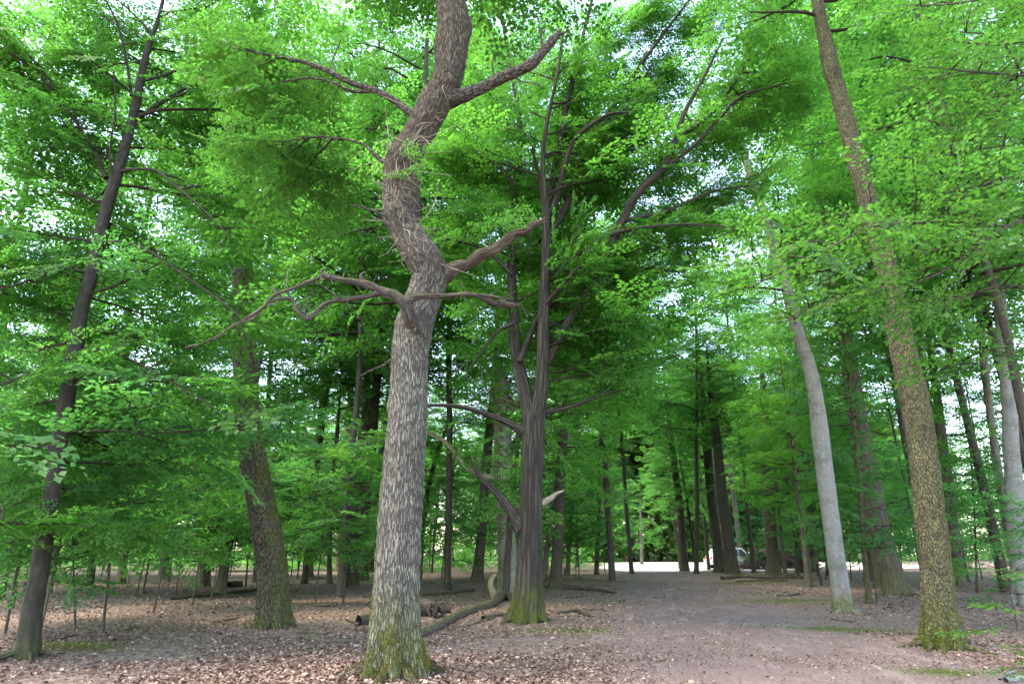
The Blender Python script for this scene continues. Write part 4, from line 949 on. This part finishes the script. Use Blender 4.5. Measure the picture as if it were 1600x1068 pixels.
# far wood and low green undergrowth: masses nobody could count
rng = np.random.default_rng(91); c = Crown('far', rng)
for k in range(1100):
    x = rng.uniform(-120, 125); y = rng.uniform(112, 135) if x > -40 else rng.uniform(85, 125); z = 22 * rng.uniform(0, 1) ** 1.3
    a = rng.uniform(0, 6.28); c.spray(np.array([x, y, z + .3]), np.array([math.cos(a), math.sin(a), rng.uniform(-.3, .3)]), 2.6, tilt=.6)
for k in range(900):
    x = rng.uniform(-95, 100); y = rng.uniform(98, 108); a = rng.uniform(0, 6.28)
    c.spray(np.array([x, y, 9 * rng.uniform(0, 1) ** 1.2]), np.array([math.cos(a), math.sin(a), rng.uniform(-.2, .5)]), 1.8, tilt=.7)
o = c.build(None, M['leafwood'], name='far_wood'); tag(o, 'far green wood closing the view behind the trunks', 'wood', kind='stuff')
c = Crown('big', rng)
for k in range(1300):
    y = rng.uniform(50, 80); x = rng.uniform(-60, path_x(y) - 5.5) if rng.random() < .75 or y > 66 else rng.uniform(path_x(y) + 8 + max(0, (y - 51) * 2.2), 75)
    a = rng.uniform(0, 6.28); c.spray(np.array([x, y, .1 + 3.6 * rng.uniform(0, 1) ** 1.7]), np.array([math.cos(a), math.sin(a), rng.uniform(0, .5)]), 1.3, tilt=.5)
o = c.build(None, M['leaffar'], name='undergrowth'); tag(o, 'low bright green undergrowth at the far end of the floor', 'undergrowth', kind='stuff')
print('objects', len(bpy.data.objects))
# ------------------------------------------------------------------ near beech standing outside the right edge, its boughs hanging into view
SPR['near'] = [make_spray(i + 141, L=.62, leaf=.092, dens=.066, nside=9) for i in range(5)]
def leaf_object_mesh(seed, m):
    sgn = np.array([[0., 0, 0]]); V, F, k = leaf_geo(np.zeros((1, 3)), np.array([[1., 0, 0]]), np.array([[0, 0, 1.]]), np.array([1.]), 1, .6)
    o = mesh_obj('leaf', V, F, [m], ff={'lv': np.full(len(F), seed)}); me = o.data; bpy.data.objects.remove(o); return me
def explode(c):
    """every leaf of a near crown as position, direction, normal, length; and its twigs"""
    R, P, S = c.mats3(); pos, D, N, L, T = [], [], [], [], list(c.T)
    for i in range(len(P)):
        sp = SPR['near'][int(c.rng.integers(5))]
        pos.append(sp['P'] @ R[i].T * S[i] + P[i]); D.append(sp['D'] @ R[i].T); N.append(sp['N'] @ R[i].T); L.append(sp['S'] * S[i])
        T += [(R[i] @ a * S[i] + P[i], R[i] @ b_ * S[i] + P[i], r0, r1) for (a, b_, r0, r1) in sp['T']]
    return np.vstack(pos), np.vstack(D), np.vstack(N), np.concatenate(L), T
def near_crown(c, t, b, m, nobj):
    P, D, N, L, T = explode(c); q = P - CAM; dep = q @ FWD
    px = 800 + FPX * q[:, 0] / dep; py = 534 - FPX * (q @ UP) / dep
    vis = (dep > .5) & (px > 5) & (px < 1595) & (py > 5) & (py < 1060)
    order = np.argsort(np.where(vis, dep / L, 1e9))[:nobj]; order = order[vis[order]]
    mes = [leaf_object_mesh(v, m) for v in (.1, .4, .7, 1.)]
    for k, i in enumerate(order):
        o = bpy.data.objects.new('leaf', mes[k % 4]); COL.objects.link(o); o.parent = t
        y_ = np.cross(N[i], D[i]); mt = np.eye(4); mt[:3, 0] = D[i] * L[i]; mt[:3, 1] = y_ * L[i]; mt[:3, 2] = N[i] * L[i]; mt[:3, 3] = P[i] - b
        o.matrix_local = Matrix(mt.tolist())
    keep = np.ones(len(P), bool); keep[order] = False
    V, F, k = leaf_geo(P[keep] - b, D[keep], N[keep], L[keep], 1, .6)
    lv = np.repeat(c.rng.uniform(0, 1, keep.sum()), k); tv, tf = twig_geo([(a - b, e - b, r0, r1) for a, e, r0, r1 in T])
    o = mesh_obj('crown', np.vstack([V, tv]), np.vstack([F, tf + len(V)]), [m, M['twig']], t, mi=np.concatenate([np.zeros(len(F)), np.ones(len(tf))]).astype(int),
                 ff={'lv': np.concatenate([lv, np.zeros(len(tf))])}); o['kind'] = 'stuff'
    print('near leaves', len(P), 'objects', len(order))

b = np.array([9.6, 8.4, gz1(9.6, 8.4)])
t = empty('beech_tree', b); tag(t, 'beech outside the right edge whose near leafy boughs hang across the upper right', 'tree')
W = Wood(); W.tube(np.array([b - [0, 0, .2], b + [0, 0, 1.5], b + [-.05, 0, 5], b + [.1, .1, 10], b + [0, .2, 15]]), [.3, .26, .22, .14, .04], seg=28, step=.1, flare=.25, seed=90, rough=.04)
W.build('trunk', M['smooth_dark'], t, b)
NB = [
    [(1835, 322, 10, 8.4), (1700, 330, 9, 7.8), (1600, 344, 9, 7.3), (1570, 353, 7, 7.1), (1530, 348, 6, 7), (1450, 347, 5, 6.8), (1360, 355, 4, 6.6), (1300, 385, 3, 6.4), (1230, 420, 2.5, 6.2), (1170, 450, 2, 6.1)],
    [(1575, 352, 5, 7.1), (1545, 372, 4, 7.0), (1520, 400, 3, 6.9), (1500, 440, 2, 6.8)],
    [(1830, 130, 9, 8.4), (1700, 120, 7, 7.8), (1600, 118, 5, 7.2), (1520, 112, 4, 6.8), (1460, 106, 2, 6.6)],
    [(1830, -20, 9, 8.4), (1700, -30, 7, 7.6), (1580, -10, 5, 7), (1500, 5, 3, 6.6), (1440, 10, 2, 6.4)],
    [(1840, 500, 8, 8.4), (1720, 470, 5, 7.8), (1640, 455, 4, 7.5), (1570, 445, 3, 7.2), (1500, 465, 2, 7), (1440, 475, 1.5, 6.9)],
    [(1832, 240, 8, 8.4), (1720, 225, 6, 8), (1620, 222, 4, 7.6), (1540, 232, 3, 7.2), (1480, 243, 2, 7)],
    [(1660, 335, 5, 7.6), (1590, 280, 4, 7.5), (1530, 290, 3, 7.3), (1480, 300, 2, 7.1)],
    [(1560, 350, 4, 7.1), (1490, 380, 3, 6.9), (1420, 400, 2, 6.7), (1350, 410, 1.5, 6.6)],
    [(1690, 525, 4, 7.7), (1610, 545, 3, 7.5), (1540, 560, 2, 7.3), (1500, 580, 1.5, 7.2)],
    [(1660, 60, 4, 7.4), (1560, 170, 3, 7.2), (1490, 180, 2.5, 7.0)],
    [(1830, 60, 8, 8.4), (1700, 50, 6, 8), (1560, 70, 4, 7.6), (1470, 60, 3, 7.4)],
    [(1560, 350, 4, 7.1), (1480, 420, 3, 7), (1400, 450, 2.5, 6.9), (1300, 470, 2, 6.8), (1230, 500, 1.5, 6.7)],
    [(1600, 120, 4, 7.2), (1560, 60, 3, 7), (1500, 50, 2.5, 6.8)]]
rng = np.random.default_rng(33); c = Crown('beech', rng)
for i, pts in enumerate(NB):
    P, R = [], []
    for (px, py, w_, yy) in pts: p = at(px, py, yy); P.append(p); R.append(max(.003, w_ * .5 * pxm(p)))
    W = Wood(); W.tube(P, R, seg=8, step=.1, seed=90 + i, rough=.1); W.build('branch', M['smooth_dark'], t, b)
    c.foliate(P, start=.25, sp=.25, subk=.25, maxsub=1.0, dense=1.2)
near_crown(c, t, b, M['leafnear'], 240)
auto_boughs(t, b, 'beech', np.array([b + [0, 0, 9], b + [0, .2, 15]]), 9 + b[2], 15, 12, .8, rng)

# beech seedling at the lower right corner
b = np.array([4.75, 5.1, gz1(4.75, 5.1)])
t = empty('beech_seedling', b); tag(t, 'small beech seedling with broad separate leaves in the lower right corner', 'seedling')
rng = np.random.default_rng(35); c = Crown('beech', rng)
W = Wood(); W.tube([b - [0, 0, .1], b + [.02, 0, .5], b + [-.03, 0, 1.0], b + [0, .02, 1.5]], [.014, .011, .008, .004], seg=8, step=.1, seed=3); W.build('stem', M['smooth_dark'], t, b)
for i, pts in enumerate([[(1745, 1000, 3), (1640, 985, 2.5), (1560, 980, 2), (1500, 985, 1.5)], [(1745, 930, 3), (1660, 950, 2.5), (1590, 955, 2), (1555, 945, 1.5)], [(1740, 880, 3), (1650, 890, 2), (1575, 893, 1.5)],
                         [(1745, 1020, 3), (1660, 1030, 2.5), (1580, 1045, 2)], [(1745, 960, 3), (1660, 1010, 2), (1605, 1012, 1.5)]]):
    P, R = trace([(*q, (j_ * -.12)) for j_, q in enumerate(pts)], 5.1); W = Wood(); W.tube(P, R, seg=6, step=.06, seed=i); W.build('twig', M['smooth_dark'], t, b)
    d = P[-1] - P[-2]; c.spray(P[-2], d, .48, .15); c.spray(P[-1] - d * .3, d, .4, .15)
near_crown(c, t, b, M['leafnear'], 60)

# ------------------------------------------------------------------ leaf litter
def litter_mat():
    m, t = mat('dry_leaf'); lv = nd(t, 'ShaderNodeAttribute', attribute_name='lv'); r = nd(t, 'ShaderNodeValToRGB'); t.links.new(lv.outputs['Fac'], r.inputs[0])
    e = r.color_ramp.elements; e[0].position = 0; e[0].color = (.05, .03, .022, 1); e[1].position = 1; e[1].color = (.44, .335, .275, 1)
    for p_, c_ in ((.35, (.13, .08, .06)), (.7, (.25, .165, .125))): x = e.new(p_); x.color = (*c_, 1)
    p = nd(t, 'ShaderNodeBsdfPrincipled'); p.inputs['Roughness'].default_value = .7; p.inputs['Specular IOR Level'].default_value = .25; t.links.new(r.outputs[0], p.inputs['Base Color'])
    o = nd(t, 'ShaderNodeOutputMaterial'); t.links.new(p.outputs[0], o.inputs[0]); return m
M['litter'] = litter_mat()
rng = np.random.default_rng(55); n = 190000
u = rng.uniform(0, 1, n); y = 1 / np.sqrt((1 / 6.5 ** 2) * (1 - u) + (1 / 38 ** 2) * u); y = y * rng.uniform(.95, 1.05, n); x = rng.uniform(-1, 1, n) * (y * .85 + 1)
pm = path_mask(x, y); cl = .5 * vnoise(np.stack([x * .9, y * .9, 0 * x], 1), 31) + .8 * (vnoise(np.stack([x * .35, y * .35, 0 * x], 1), 32) - .25)
keep = (rng.uniform(0, 1, n) < (1 - .5 * pm) * np.clip(cl * 2.4 - .1, .12, 1)); x, y, pm = x[keep], y[keep], pm[keep]; n = len(x)
P = np.stack([x, y, gz(x, y) + rng.uniform(.004, .03, n)], 1); a = rng.uniform(0, 6.28, n)
N = np.stack([rng.normal(0, .5, n), rng.normal(0, .5, n), np.ones(n)], 1); N /= np.linalg.norm(N, axis=1)[:, None]
D = np.stack([np.cos(a), np.sin(a), 0 * a], 1); D -= N * (D * N).sum(1)[:, None]; D /= np.linalg.norm(D, axis=1)[:, None]
S = np.clip(rng.lognormal(-3.15, .35, n), .018, .1) * (1 - .3 * pm) * np.clip(y / 14, 1, 1.8)
V, F, k = leaf_geo(P - D * S[:, None] * .5, D, N, S, 0, .62)
o = mesh_obj('leaf_litter', V, F, [M['litter']], ff={'lv': np.repeat(np.clip(rng.beta(1.7, 1.7, n), 0, 1), k)}); tag(o, 'brown and pinkish fallen leaves carpeting the forest floor', 'leaf litter', kind='stuff')

# grass and moss tufts
rng = np.random.default_rng(56); names = ['moss and grass tuft beside the double-stemmed tree foot', 'bright moss tuft before the mottled oak foot', 'thin grass patch on the floor left of the pale grey trunk', 'thin green patch in front of the pale grey trunk', 'green patch along the log by the brushwood heap', 'low green seedlings on the litter right of the flaring roots']
M['grass'] = leaf_mat('grass_blade', (.07, .10, .02), (.15, .17, .04), (.16, .28, .04), (.26, .38, .06), tr=.35)
for (gx_, gy_, rx, ry), lab in zip(GR, names):
    n = int(1500 * min(1, rx * ry * 1.6)); x = gx_ + rng.normal(0, .5, n) * rx; y = gy_ + rng.normal(0, .5, n) * ry; z = gz(x, y)
    P = np.stack([x, y, z - .005], 1); D = np.stack([rng.normal(0, .5, n), rng.normal(0, .5, n), np.ones(n)], 1); D /= np.linalg.norm(D, axis=1)[:, None]
    N = np.stack([rng.normal(0, 1, n), rng.normal(0, 1, n), 0 * x], 1); N -= D * (N * D).sum(1)[:, None]; N /= np.linalg.norm(N, axis=1)[:, None]
    V, F, k = leaf_geo(P, D, N, rng.uniform(.015, .045, n) * (1.6 if 'seedlings' in lab else 1), 0, .22 if 'moss' not in lab else .3)
    o = mesh_obj('grass_patch', V, F, [M['grass']], ff={'lv': np.repeat(rng.uniform(0, 1, n), k)}); tag(o, lab, 'grass', kind='stuff')

# ------------------------------------------------------------------ fallen wood
def gtrace(pts, lift=.6):
    P, R = [], []
    for q in pts:
        p = gnd(q[0], q[1]); r_ = q[2] * .5 * pxm(p); p = p + np.array([0, 0, r_ * lift + (q[3] if len(q) > 3 else 0)]); P.append(p); R.append(r_)
    return np.array(P), np.array(R)
def fallen(name, label, cat, pts, m='log', seg=10, extra=(), moss=.4, seed=0, step=.08, ridge=.0, part='stem', grp='dead wood lying on the forest floor'):
    P, R = gtrace(pts); b = P[0].copy(); t = empty(name, b); tag(t, label, cat, grp)
    W = Wood(); W.tube(P, R, seg=seg, step=step, seed=seed, rough=.1, ridge=ridge, rk=18, moss_dir=(0, 0, 1), mossside=moss, end='cut'); W.build(part, M[m], t, b)
    for i, (ep, em) in enumerate(extra):
        if em[0] == '@': P2, R2 = trace(ep, gnd(*GB)[1]) if False else trace(ep, float(em[1:].split(':')[0])); mm = em.split(':')[1]
        else: P2, R2 = gtrace(ep); mm = em
        W = Wood(); W.tube(P2, R2, seg=seg, step=step * .6, seed=seed + 9 + i, rough=.15, moss_dir=(-.3, -.6, .5), mossside=moss, end='cut', jag=.05); W.build('branch', M[mm], t, b)
    return t
ya = float(gnd(776, 938)[1])
fallen('fallen_branch', 'long crooked fallen branch with pale upright antler stub, reaching to the double-stemmed tree', 'fallen branch',
       [(645, 1000, 14), (665, 991, 14), (690, 980, 14), (710, 968, 14), (735, 957, 14), (765, 948, 13, .02), (782, 938, 13, .05), (790, 935, 12, .08), (800, 938, 12)], seed=1, seg=14, ridge=.01, moss=.5,
       extra=[([(782, 944, 13), (775, 935, 13), (771, 925, 11), (767, 915, 10), (768, 905, 8), (774, 897, 5)], '@%f:deadpale' % ya), ([(755, 968, 8), (775, 963, 7), (795, 960, 5)], 'log'), ([(700, 985, 4), (740, 975, 4), (770, 966, 5)], 'log')])
fallen('fallen_branch', 'curved brown fallen branch left of the crooked oak foot', 'fallen branch', [(472, 995, 7), (482, 999, 9), (500, 1003, 9), (525, 1004, 8), (550, 1003, 7), (578, 1002, 7)], seed=2, extra=[([(520, 1003, 4), (545, 998, 4), (556, 994, 3)], 'log')])
fallen('stick', 'thin straight stick lying left of the curved brown branch', 'stick', [(458, 988, 4), (485, 990, 4), (514, 991, 3)], seed=3)
fallen('log', 'dark short log butt with twigs tight against the left of the crooked oak', 'log', [(560, 976, 18), (572, 975, 19), (586, 973, 18)], 'dead', seed=4, extra=[([(562, 978, 7), (553, 974, 5), (540, 968, 3)], 'dead'), ([(566, 985, 6), (575, 988, 5), (582, 992, 4)], 'dead')])
fallen('log', 'mossy green log lying behind the leaf litter right of the mossy-bent oak', 'log', [(458, 946, 6), (490, 947, 7), (526, 947, 8)], seed=5, moss=1.)
fallen('stick', 'dark wavy stick on the floor right of the double-stemmed tree', 'stick', [(858, 953, 3), (868, 958, 4), (885, 957, 5), (902, 956, 7), (912, 960, 6), (926, 964, 3)], 'dead', seed=6)
fallen('log', 'long brown log lying beneath the brushwood heap, right of the path', 'log', [(1128, 905, 7), (1160, 902, 7), (1195, 904, 8), (1235, 903, 6), (1262, 903, 5)], seed=7, step=.2, extra=[([(1205, 906, 4), (1228, 899, 4), (1250, 897, 3)], 'log'), ([(1150, 909, 4), (1190, 908, 5), (1230, 908, 4)], 'log')])
fallen('stick', 'short dark stick on bare floor left of the pale grey trunk', 'stick', [(1214, 930, 4), (1232, 931, 4), (1249, 928, 4)], 'dead', seed=8)
fallen('stick', 'short dark stick left of the mossy-bent oak foot', 'stick', [(333, 971, 4), (345, 972, 5), (372, 966, 4)], 'dead', seed=9)
fallen('log', 'long low dark log across the shaded floor left of the mossy-bent oak', 'log', [(268, 937, 5), (310, 933, 6), (360, 929, 6), (402, 922, 5)], 'dead', seed=10, step=.2)
fallen('log', 'dark rotten stump piece by the short-looking leaning trunk', 'log', [(356, 917, 12), (366, 916, 13), (378, 916, 12)], 'dead', seed=11, step=.1)
fallen('log', 'thin log running away from the flaring roots at left', 'log', [(62, 1006, 4), (90, 1000, 4), (120, 993, 5), (150, 994, 4), (172, 992, 3)], 'dead', seed=12)
fallen('log', 'low dark log in shade left of the double-stemmed tree', 'log', [(645, 930, 5), (690, 927, 6), (740, 923, 5)], 'dead', seed=13, step=.2)
fallen('log', 'low dark log-like streak between the forking trunk and the path', 'log', [(852, 922, 6), (890, 921, 8), (930, 923, 7), (962, 927, 4)], 'dead', seed=14, step=.2)  # low dark streak on the floor, built as a log shape
fallen('stick', 'thin grey stick beside the seedling in the lower right corner', 'stick', [(1562, 1062, 5), (1570, 1056, 6), (1585, 1050, 7), (1604, 1042, 6)], 'grey', seed=15, step=.04)
fallen('log', 'greyish log end cut by the lower right corner', 'log', [(1572, 1066, 12), (1590, 1064, 15), (1620, 1060, 16)], 'grey', seed=16, step=.05)
fallen('stick', 'dark broken stick on the litter beside the slanting saplings', 'stick', [(193, 985, 4), (202, 984, 5), (212, 981, 4)], 'dead', seed=17)
rg = np.random.default_rng(3)
for k in range(36):
    px, py = rg.uniform(20, 1580), rg.uniform(905, 1050)
    p = gnd(px, py)
    if abs(p[0] - path_x(p[1])) < 3 or any(abs(px - q) < 45 and py > 900 for q in (617, 1475, 427, 826)): continue
    l = rg.uniform(10, 45); s_ = rg.uniform(-4, 4)
    fallen('twig', 'thin dry twig lying loose among the fallen leaves', 'twig', [(px, py, 2), (px + l * .5, py + s_ * .5 + rg.normal(0, 1), 2.2), (px + l, py + s_, 1.2)], 'dead', seed=30 + k, seg=5, grp='loose twigs on the leaf litter', part='shaft')

# root stump behind the crooked oak
b = gnd(672, 962); t = empty('uprooted_stump', b); tag(t, 'brown uprooted stump with ragged roots just right of the crooked oak foot', 'stump')
W = Wood(); q = pxm(b)
W.tube([b + [-.3, .1, -.1], b + [-.25, .1, .12], b + [-.12, .05, .22], b + [.04, 0, .16], b + [.14, -.05, .02]], [.13, .19, .2, .16, .08], seg=26, step=.03, rough=.3, ridge=.06, rk=12, seed=8, end='cut'); W.build('stump_body', M['log'], t, b)
rg = np.random.default_rng(14)
for k in range(9):
    a = rg.uniform(-2.6, .4); p = b + np.array([rg.uniform(-.3, .2), -.15, rg.uniform(.05, .3)]); d = np.array([math.cos(a) * .5, -.5, -.35 + rg.normal(0, .2)]); l = rg.uniform(.25, .5)
    W = Wood(); W.tube([p, p + d * l * .5 + rg.normal(0, .03, 3), p + d * l + [0, 0, -.08]], [.035, .022, .006], seg=7, step=.06, seed=k, rough=.15); W.build('root', M['dead'], t, b)
fallen('log', 'small dark log piece lying right of the uprooted stump', 'log', [(684, 958, 15), (693, 957, 14), (704, 957, 11)], 'dead', seed=18)
fallen('stick', 'little dark root piece on the floor right of the uprooted stump', 'stick', [(680, 966, 5), (692, 963, 7), (703, 966, 3)], 'dead', seed=19)

# brushwood heap
b = gnd(1212, 889); t = empty('brushwood_heap', b); tag(t, 'grey brown heap of tangled brushwood between the dark trunks right of the path', 'brushwood')
W = Wood(); rg = np.random.default_rng(15)
for k in range(800):
    x = rg.uniform(-2.7, 3.2); h = 1.55 * math.exp(-(x / 2.6) ** 4); p = b + np.array([x, rg.normal(0, .8), rg.uniform(0, h)]); a = rg.uniform(0, 6.28); e = rg.normal(.1, .35); l = rg.uniform(.8, 2.2)
    d = np.array([math.cos(a) * math.cos(e), math.sin(a) * math.cos(e), math.sin(e)]); q = p + d * l * .5; z_ = rg.normal(0, .12, 3); q2 = p - d * l * .5; q2[2] = max(q2[2], b[2]); q[2] = max(q[2], b[2])
    W.tube([q2, (q + q2) / 2 + z_, q], [rg.uniform(.025, .05), .028, .01], seg=5, step=.5, seed=k, rough=0)
o = W.build('branches', M['dead'], t, b); o['kind'] = 'stuff'

# parked car half hidden behind the twin trunks and the heap
cx, cyy = 18.4, 57.5; t = empty('parked_car', (cx, cyy, gz1(cx, cyy))); tag(t, 'white parked car half hidden behind the twin dark trunks and brushwood heap', 'car')
M['paint'] = plain('white_car_paint', (.55, .56, .57), .3, var=.02, spec=.6); M['glass'] = plain('car_glass', (.02, .028, .03), .08, spec=.8); M['rubber'] = plain('tyre_rubber', (.02, .02, .02), .8); M['rim'] = plain('wheel_rim', (.5, .5, .52), .35, metal=.8); M['lamp'] = plain('tail_lamp', (.45, .02, .02), .3)
def profile(name, pts, y0, y1, m, inset=0, parent=t):
    n = len(pts); A = [(x, y0 + inset * max(0, z - .9), z) for x, z in pts] + [(x, y1 - inset * max(0, z - .9), z) for x, z in pts]
    me = bpy.data.meshes.new(name); F = [tuple(range(n)), tuple(range(2 * n - 1, n - 1, -1))] + [(i, i + n, (i + 1) % n + n, (i + 1) % n) for i in range(n)]
    me.from_pydata(A, [], F); me.materials.append(m); o = bpy.data.objects.new(name, me); COL.objects.link(o); o.parent = parent
    bv = o.modifiers.new('bevel', 'BEVEL'); bv.width = .04; bv.segments = 3; return o
body = profile('body', [(-2.15, .35), (-2.2, .8), (-2.0, 1.0), (-1.55, 1.62), (-.6, 1.75), (.55, 1.68), (1.15, 1.08), (2.05, .92), (2.18, .6), (2.12, .33)], -.88, .88, M['paint'], .22)
for (x0_, x1_, x2_, x3_) in ((-1.75, -.75, -.75, -1.4), (-.65, .15, .15, -.65), (.25, 1.0, .5, .25)):
    for sy in (-1, 1):
        pw = [(x0_, 1.06), (x1_, 1.06), (x2_, 1.58), (x3_, 1.58)]; w_ = profile('window', pw, sy * .875, sy * .90, M['glass'], 0, t)
        for v in w_.data.vertices: v.co.y -= sy * .22 * max(0, v.co.z - .9)
for sx in (-1.35, 1.35):
    for sy in (-1, 1):
        W = Wood(); W.tube([(sx, sy * .72, .33), (sx, sy * .92, .33)], [.33, .33], seg=24, step=.3, rough=0, end='cut'); o = W.build('wheel', M['rubber'], t)
        W = Wood(); W.tube([(sx, sy * .86, .33), (sx, sy * .93, .33)], [.2, .19], seg=18, step=.3, rough=0, end='cut'); W.build('rim', M['rim'], o)
for sy in (-.6, .6): profile('tail_lamp', [(-2.21, .78), (-2.12, .78), (-2.05, .98), (-2.12, .98)], sy - .18, sy + .18, M['lamp'])
t.rotation_euler[2] = rad(8)

# raised moss cushions on the feet of the three mossy trunks
M['moss'] = leaf_mat('moss_cushion', (.07, .085, .01), (.15, .155, .025), (.10, .13, .012), (.16, .19, .025), tr=.25, gloss=.1)
def moss_on(trunk, n, h, seed, thr=.36):
    me = trunk.data; nv = len(me.vertices); co = np.zeros(nv * 3, np.float32); me.vertices.foreach_get('co', co); co = co.reshape(-1, 3)
    no = np.zeros(nv * 3, np.float32); me.vertex_normals.foreach_get('vector', no); no = no.reshape(-1, 3)
    rg = np.random.default_rng(seed); w_ = np.clip(1.15 - co[:, 2] / h, 0, 1) ** 1.5 * np.clip((vnoise(co * 4.5, seed) - thr) * 5, 0, 1) * (co[:, 2] > -.02)
    idx = rg.choice(nv, n, p=w_ / w_.sum()); P = co[idx] + rg.normal(0, .012, (n, 3)); D = no[idx] + rg.normal(0, .6, (n, 3)) + [0, 0, .3]; D /= np.linalg.norm(D, axis=1)[:, None]
    N = rg.normal(0, 1, (n, 3)); N -= D * (N * D).sum(1)[:, None]; N /= np.linalg.norm(N, axis=1)[:, None]
    V, F, k = leaf_geo(P - D * .004, D, N, rg.uniform(.008, .022, n), 0, .6)
    o = mesh_obj('moss', V, F, [M['moss']], trunk.parent, ff={'lv': np.repeat(rg.uniform(0, 1, n), k)}); o['kind'] = 'stuff'
for (lab, n, h) in (('tall crooked oak', 9000, .9), ('mottled green', 6000, .65), ('dark double-stemmed', 6000, .9)):
    for o in list(bpy.data.objects):
        if o.get('label', '').startswith(lab):
            tr = [c_ for c_ in o.children if c_.name.startswith('trunk')][0]; moss_on(tr, n, h, n)
